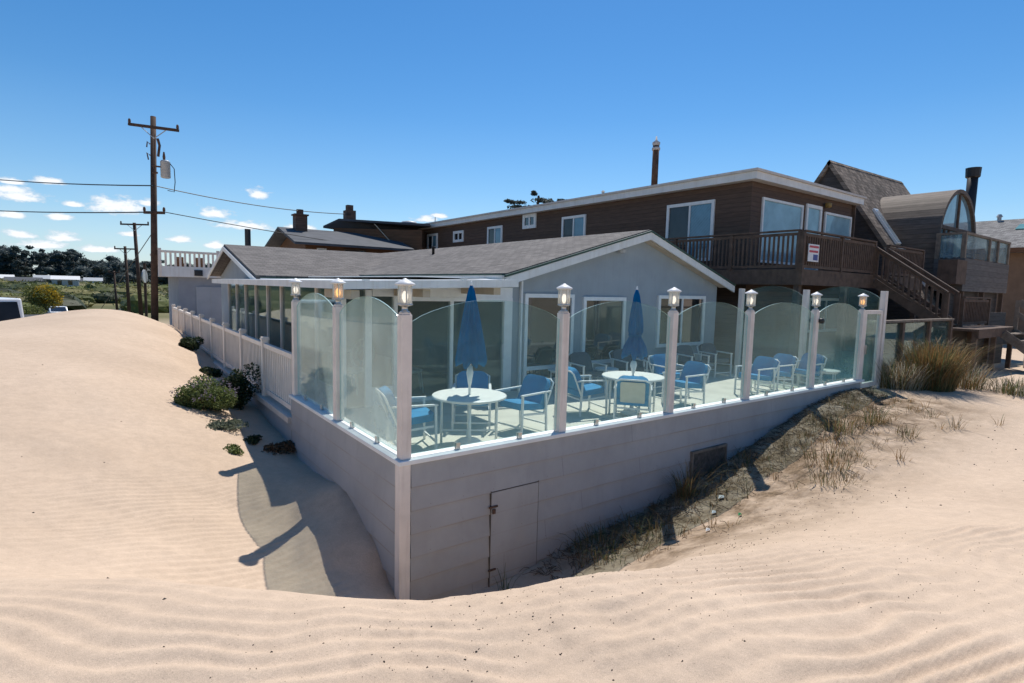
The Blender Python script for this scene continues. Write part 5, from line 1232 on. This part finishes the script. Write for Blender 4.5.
for (px_, py_, sx_, sy_) in CL:
    def ae(a_, b_):
        d = RT*(a_-512)/F_PX-UP*(b_-341.5)/F_PX+FW; d = d/np.linalg.norm(d); return math.atan2(d[0], d[1]), math.asin(d[2])
    a0, e0 = ae(px_, py_); a1, _ = ae(px_+sx_, py_); _, e1 = ae(px_, py_-sy_)
    sa = max(.004, a1-a0); se = max(.004, abs(e1-e0)*1.35)
    da = mth(nt, 'DIVIDE', mth(nt, 'SUBTRACT', az, a0), sa)
    de = mth(nt, 'DIVIDE', mth(nt, 'SUBTRACT', el, e0), se)
    de = mth(nt, 'ADD', mth(nt, 'MAXIMUM', de, 0), mth(nt, 'MULTIPLY', mth(nt, 'MINIMUM', de, 0), 1.9))
    d_ = mth(nt, 'SUBTRACT', 1, mth(nt, 'SQRT', mth(nt, 'ADD', mth(nt, 'MULTIPLY', da, da), mth(nt, 'MULTIPLY', de, de))))
    dens = d_ if dens is None else mth(nt, 'MAXIMUM', dens, d_)
mp = N(nt, 'ShaderNodeMapping'); L(nt, tc, mp.inputs['Vector']); mp.inputs['Scale'].default_value = (1, 1, 2.2)
nz = noise(nt, mp.outputs[0], 42, 7, .65)
dn = mth(nt, 'ADD', dens, mth(nt, 'MULTIPLY', mth(nt, 'SUBTRACT', nz, .44), 2.4))
mk_ = ramp(nt, dn, [(.12, 0), (.6, 1)])
# thin veil low over the horizon
veil = mth(nt, 'MULTIPLY', ramp(nt, el, [(0, .5), (.16, 0)]), ramp(nt, noise(nt, mp.outputs[0], 9, 5, .6), [(.4, 0), (.8, .7)]))
ccol = mixc(nt, ramp(nt, dn, [(.2, 0), (.9, 1)]), (6.6, 7.4, 8.4), (11.0, 11.3, 11.6))
hs = N(nt, 'ShaderNodeHueSaturation'); hs.inputs['Saturation'].default_value = 1.32; hs.inputs['Value'].default_value = 1.22; L(nt, sky.outputs[0], hs.inputs['Color'])
hz_ = mixc(nt, ramp(nt, el, [(0, .46), (.10, .24), (.28, 0)]), hs.outputs[0], (3.3, 5.9, 9.4))
sc_ = mixc(nt, mth(nt, 'MAXIMUM', mth(nt, 'MULTIPLY', mk_, .92), veil), hz_, ccol)
bg_ = N(nt, 'ShaderNodeBackground'); bg_.inputs['Strength'].default_value = .085; L(nt, sc_, bg_.inputs['Color'])
ow = N(nt, 'ShaderNodeOutputWorld'); L(nt, bg_.outputs[0], ow.inputs['Surface'])

sun = bpy.data.lights.new('sun', 'SUN'); sun.energy = 4.4; sun.angle = rad(.5); sun.color = (1, .955, .89)
so = bpy.data.objects.new('sun', sun); COL.objects.link(so)
sd_ = Vector((math.cos(SUN_AZ)*math.cos(SUN_EL), math.sin(SUN_AZ)*math.cos(SUN_EL), math.sin(SUN_EL)))
so.rotation_euler = (-sd_).to_track_quat('-Z', 'Y').to_euler(); so.location = (0, 0, 30)

cd = bpy.data.cameras.new('camera'); cd.sensor_width = 36; cd.sensor_fit = 'HORIZONTAL'; cd.lens = F_PX*36/1024; cd.clip_start = .05; cd.clip_end = 8000
co_ = bpy.data.objects.new('camera', cd); COL.objects.link(co_)
mx_ = Matrix(((RT[0], UP[0], -FW[0], CAM[0]), (RT[1], UP[1], -FW[1], CAM[1]), (RT[2], UP[2], -FW[2], CAM[2]), (0, 0, 0, 1)))
co_.matrix_world = mx_; S.camera = co_

S.view_settings.view_transform = 'Standard'; S.view_settings.look = 'None'; S.view_settings.exposure = .23; S.view_settings.gamma = 1; S.view_settings.use_curve_mapping = False
S.cycles.transparent_max_bounces = 32; S.cycles.max_bounces = 10
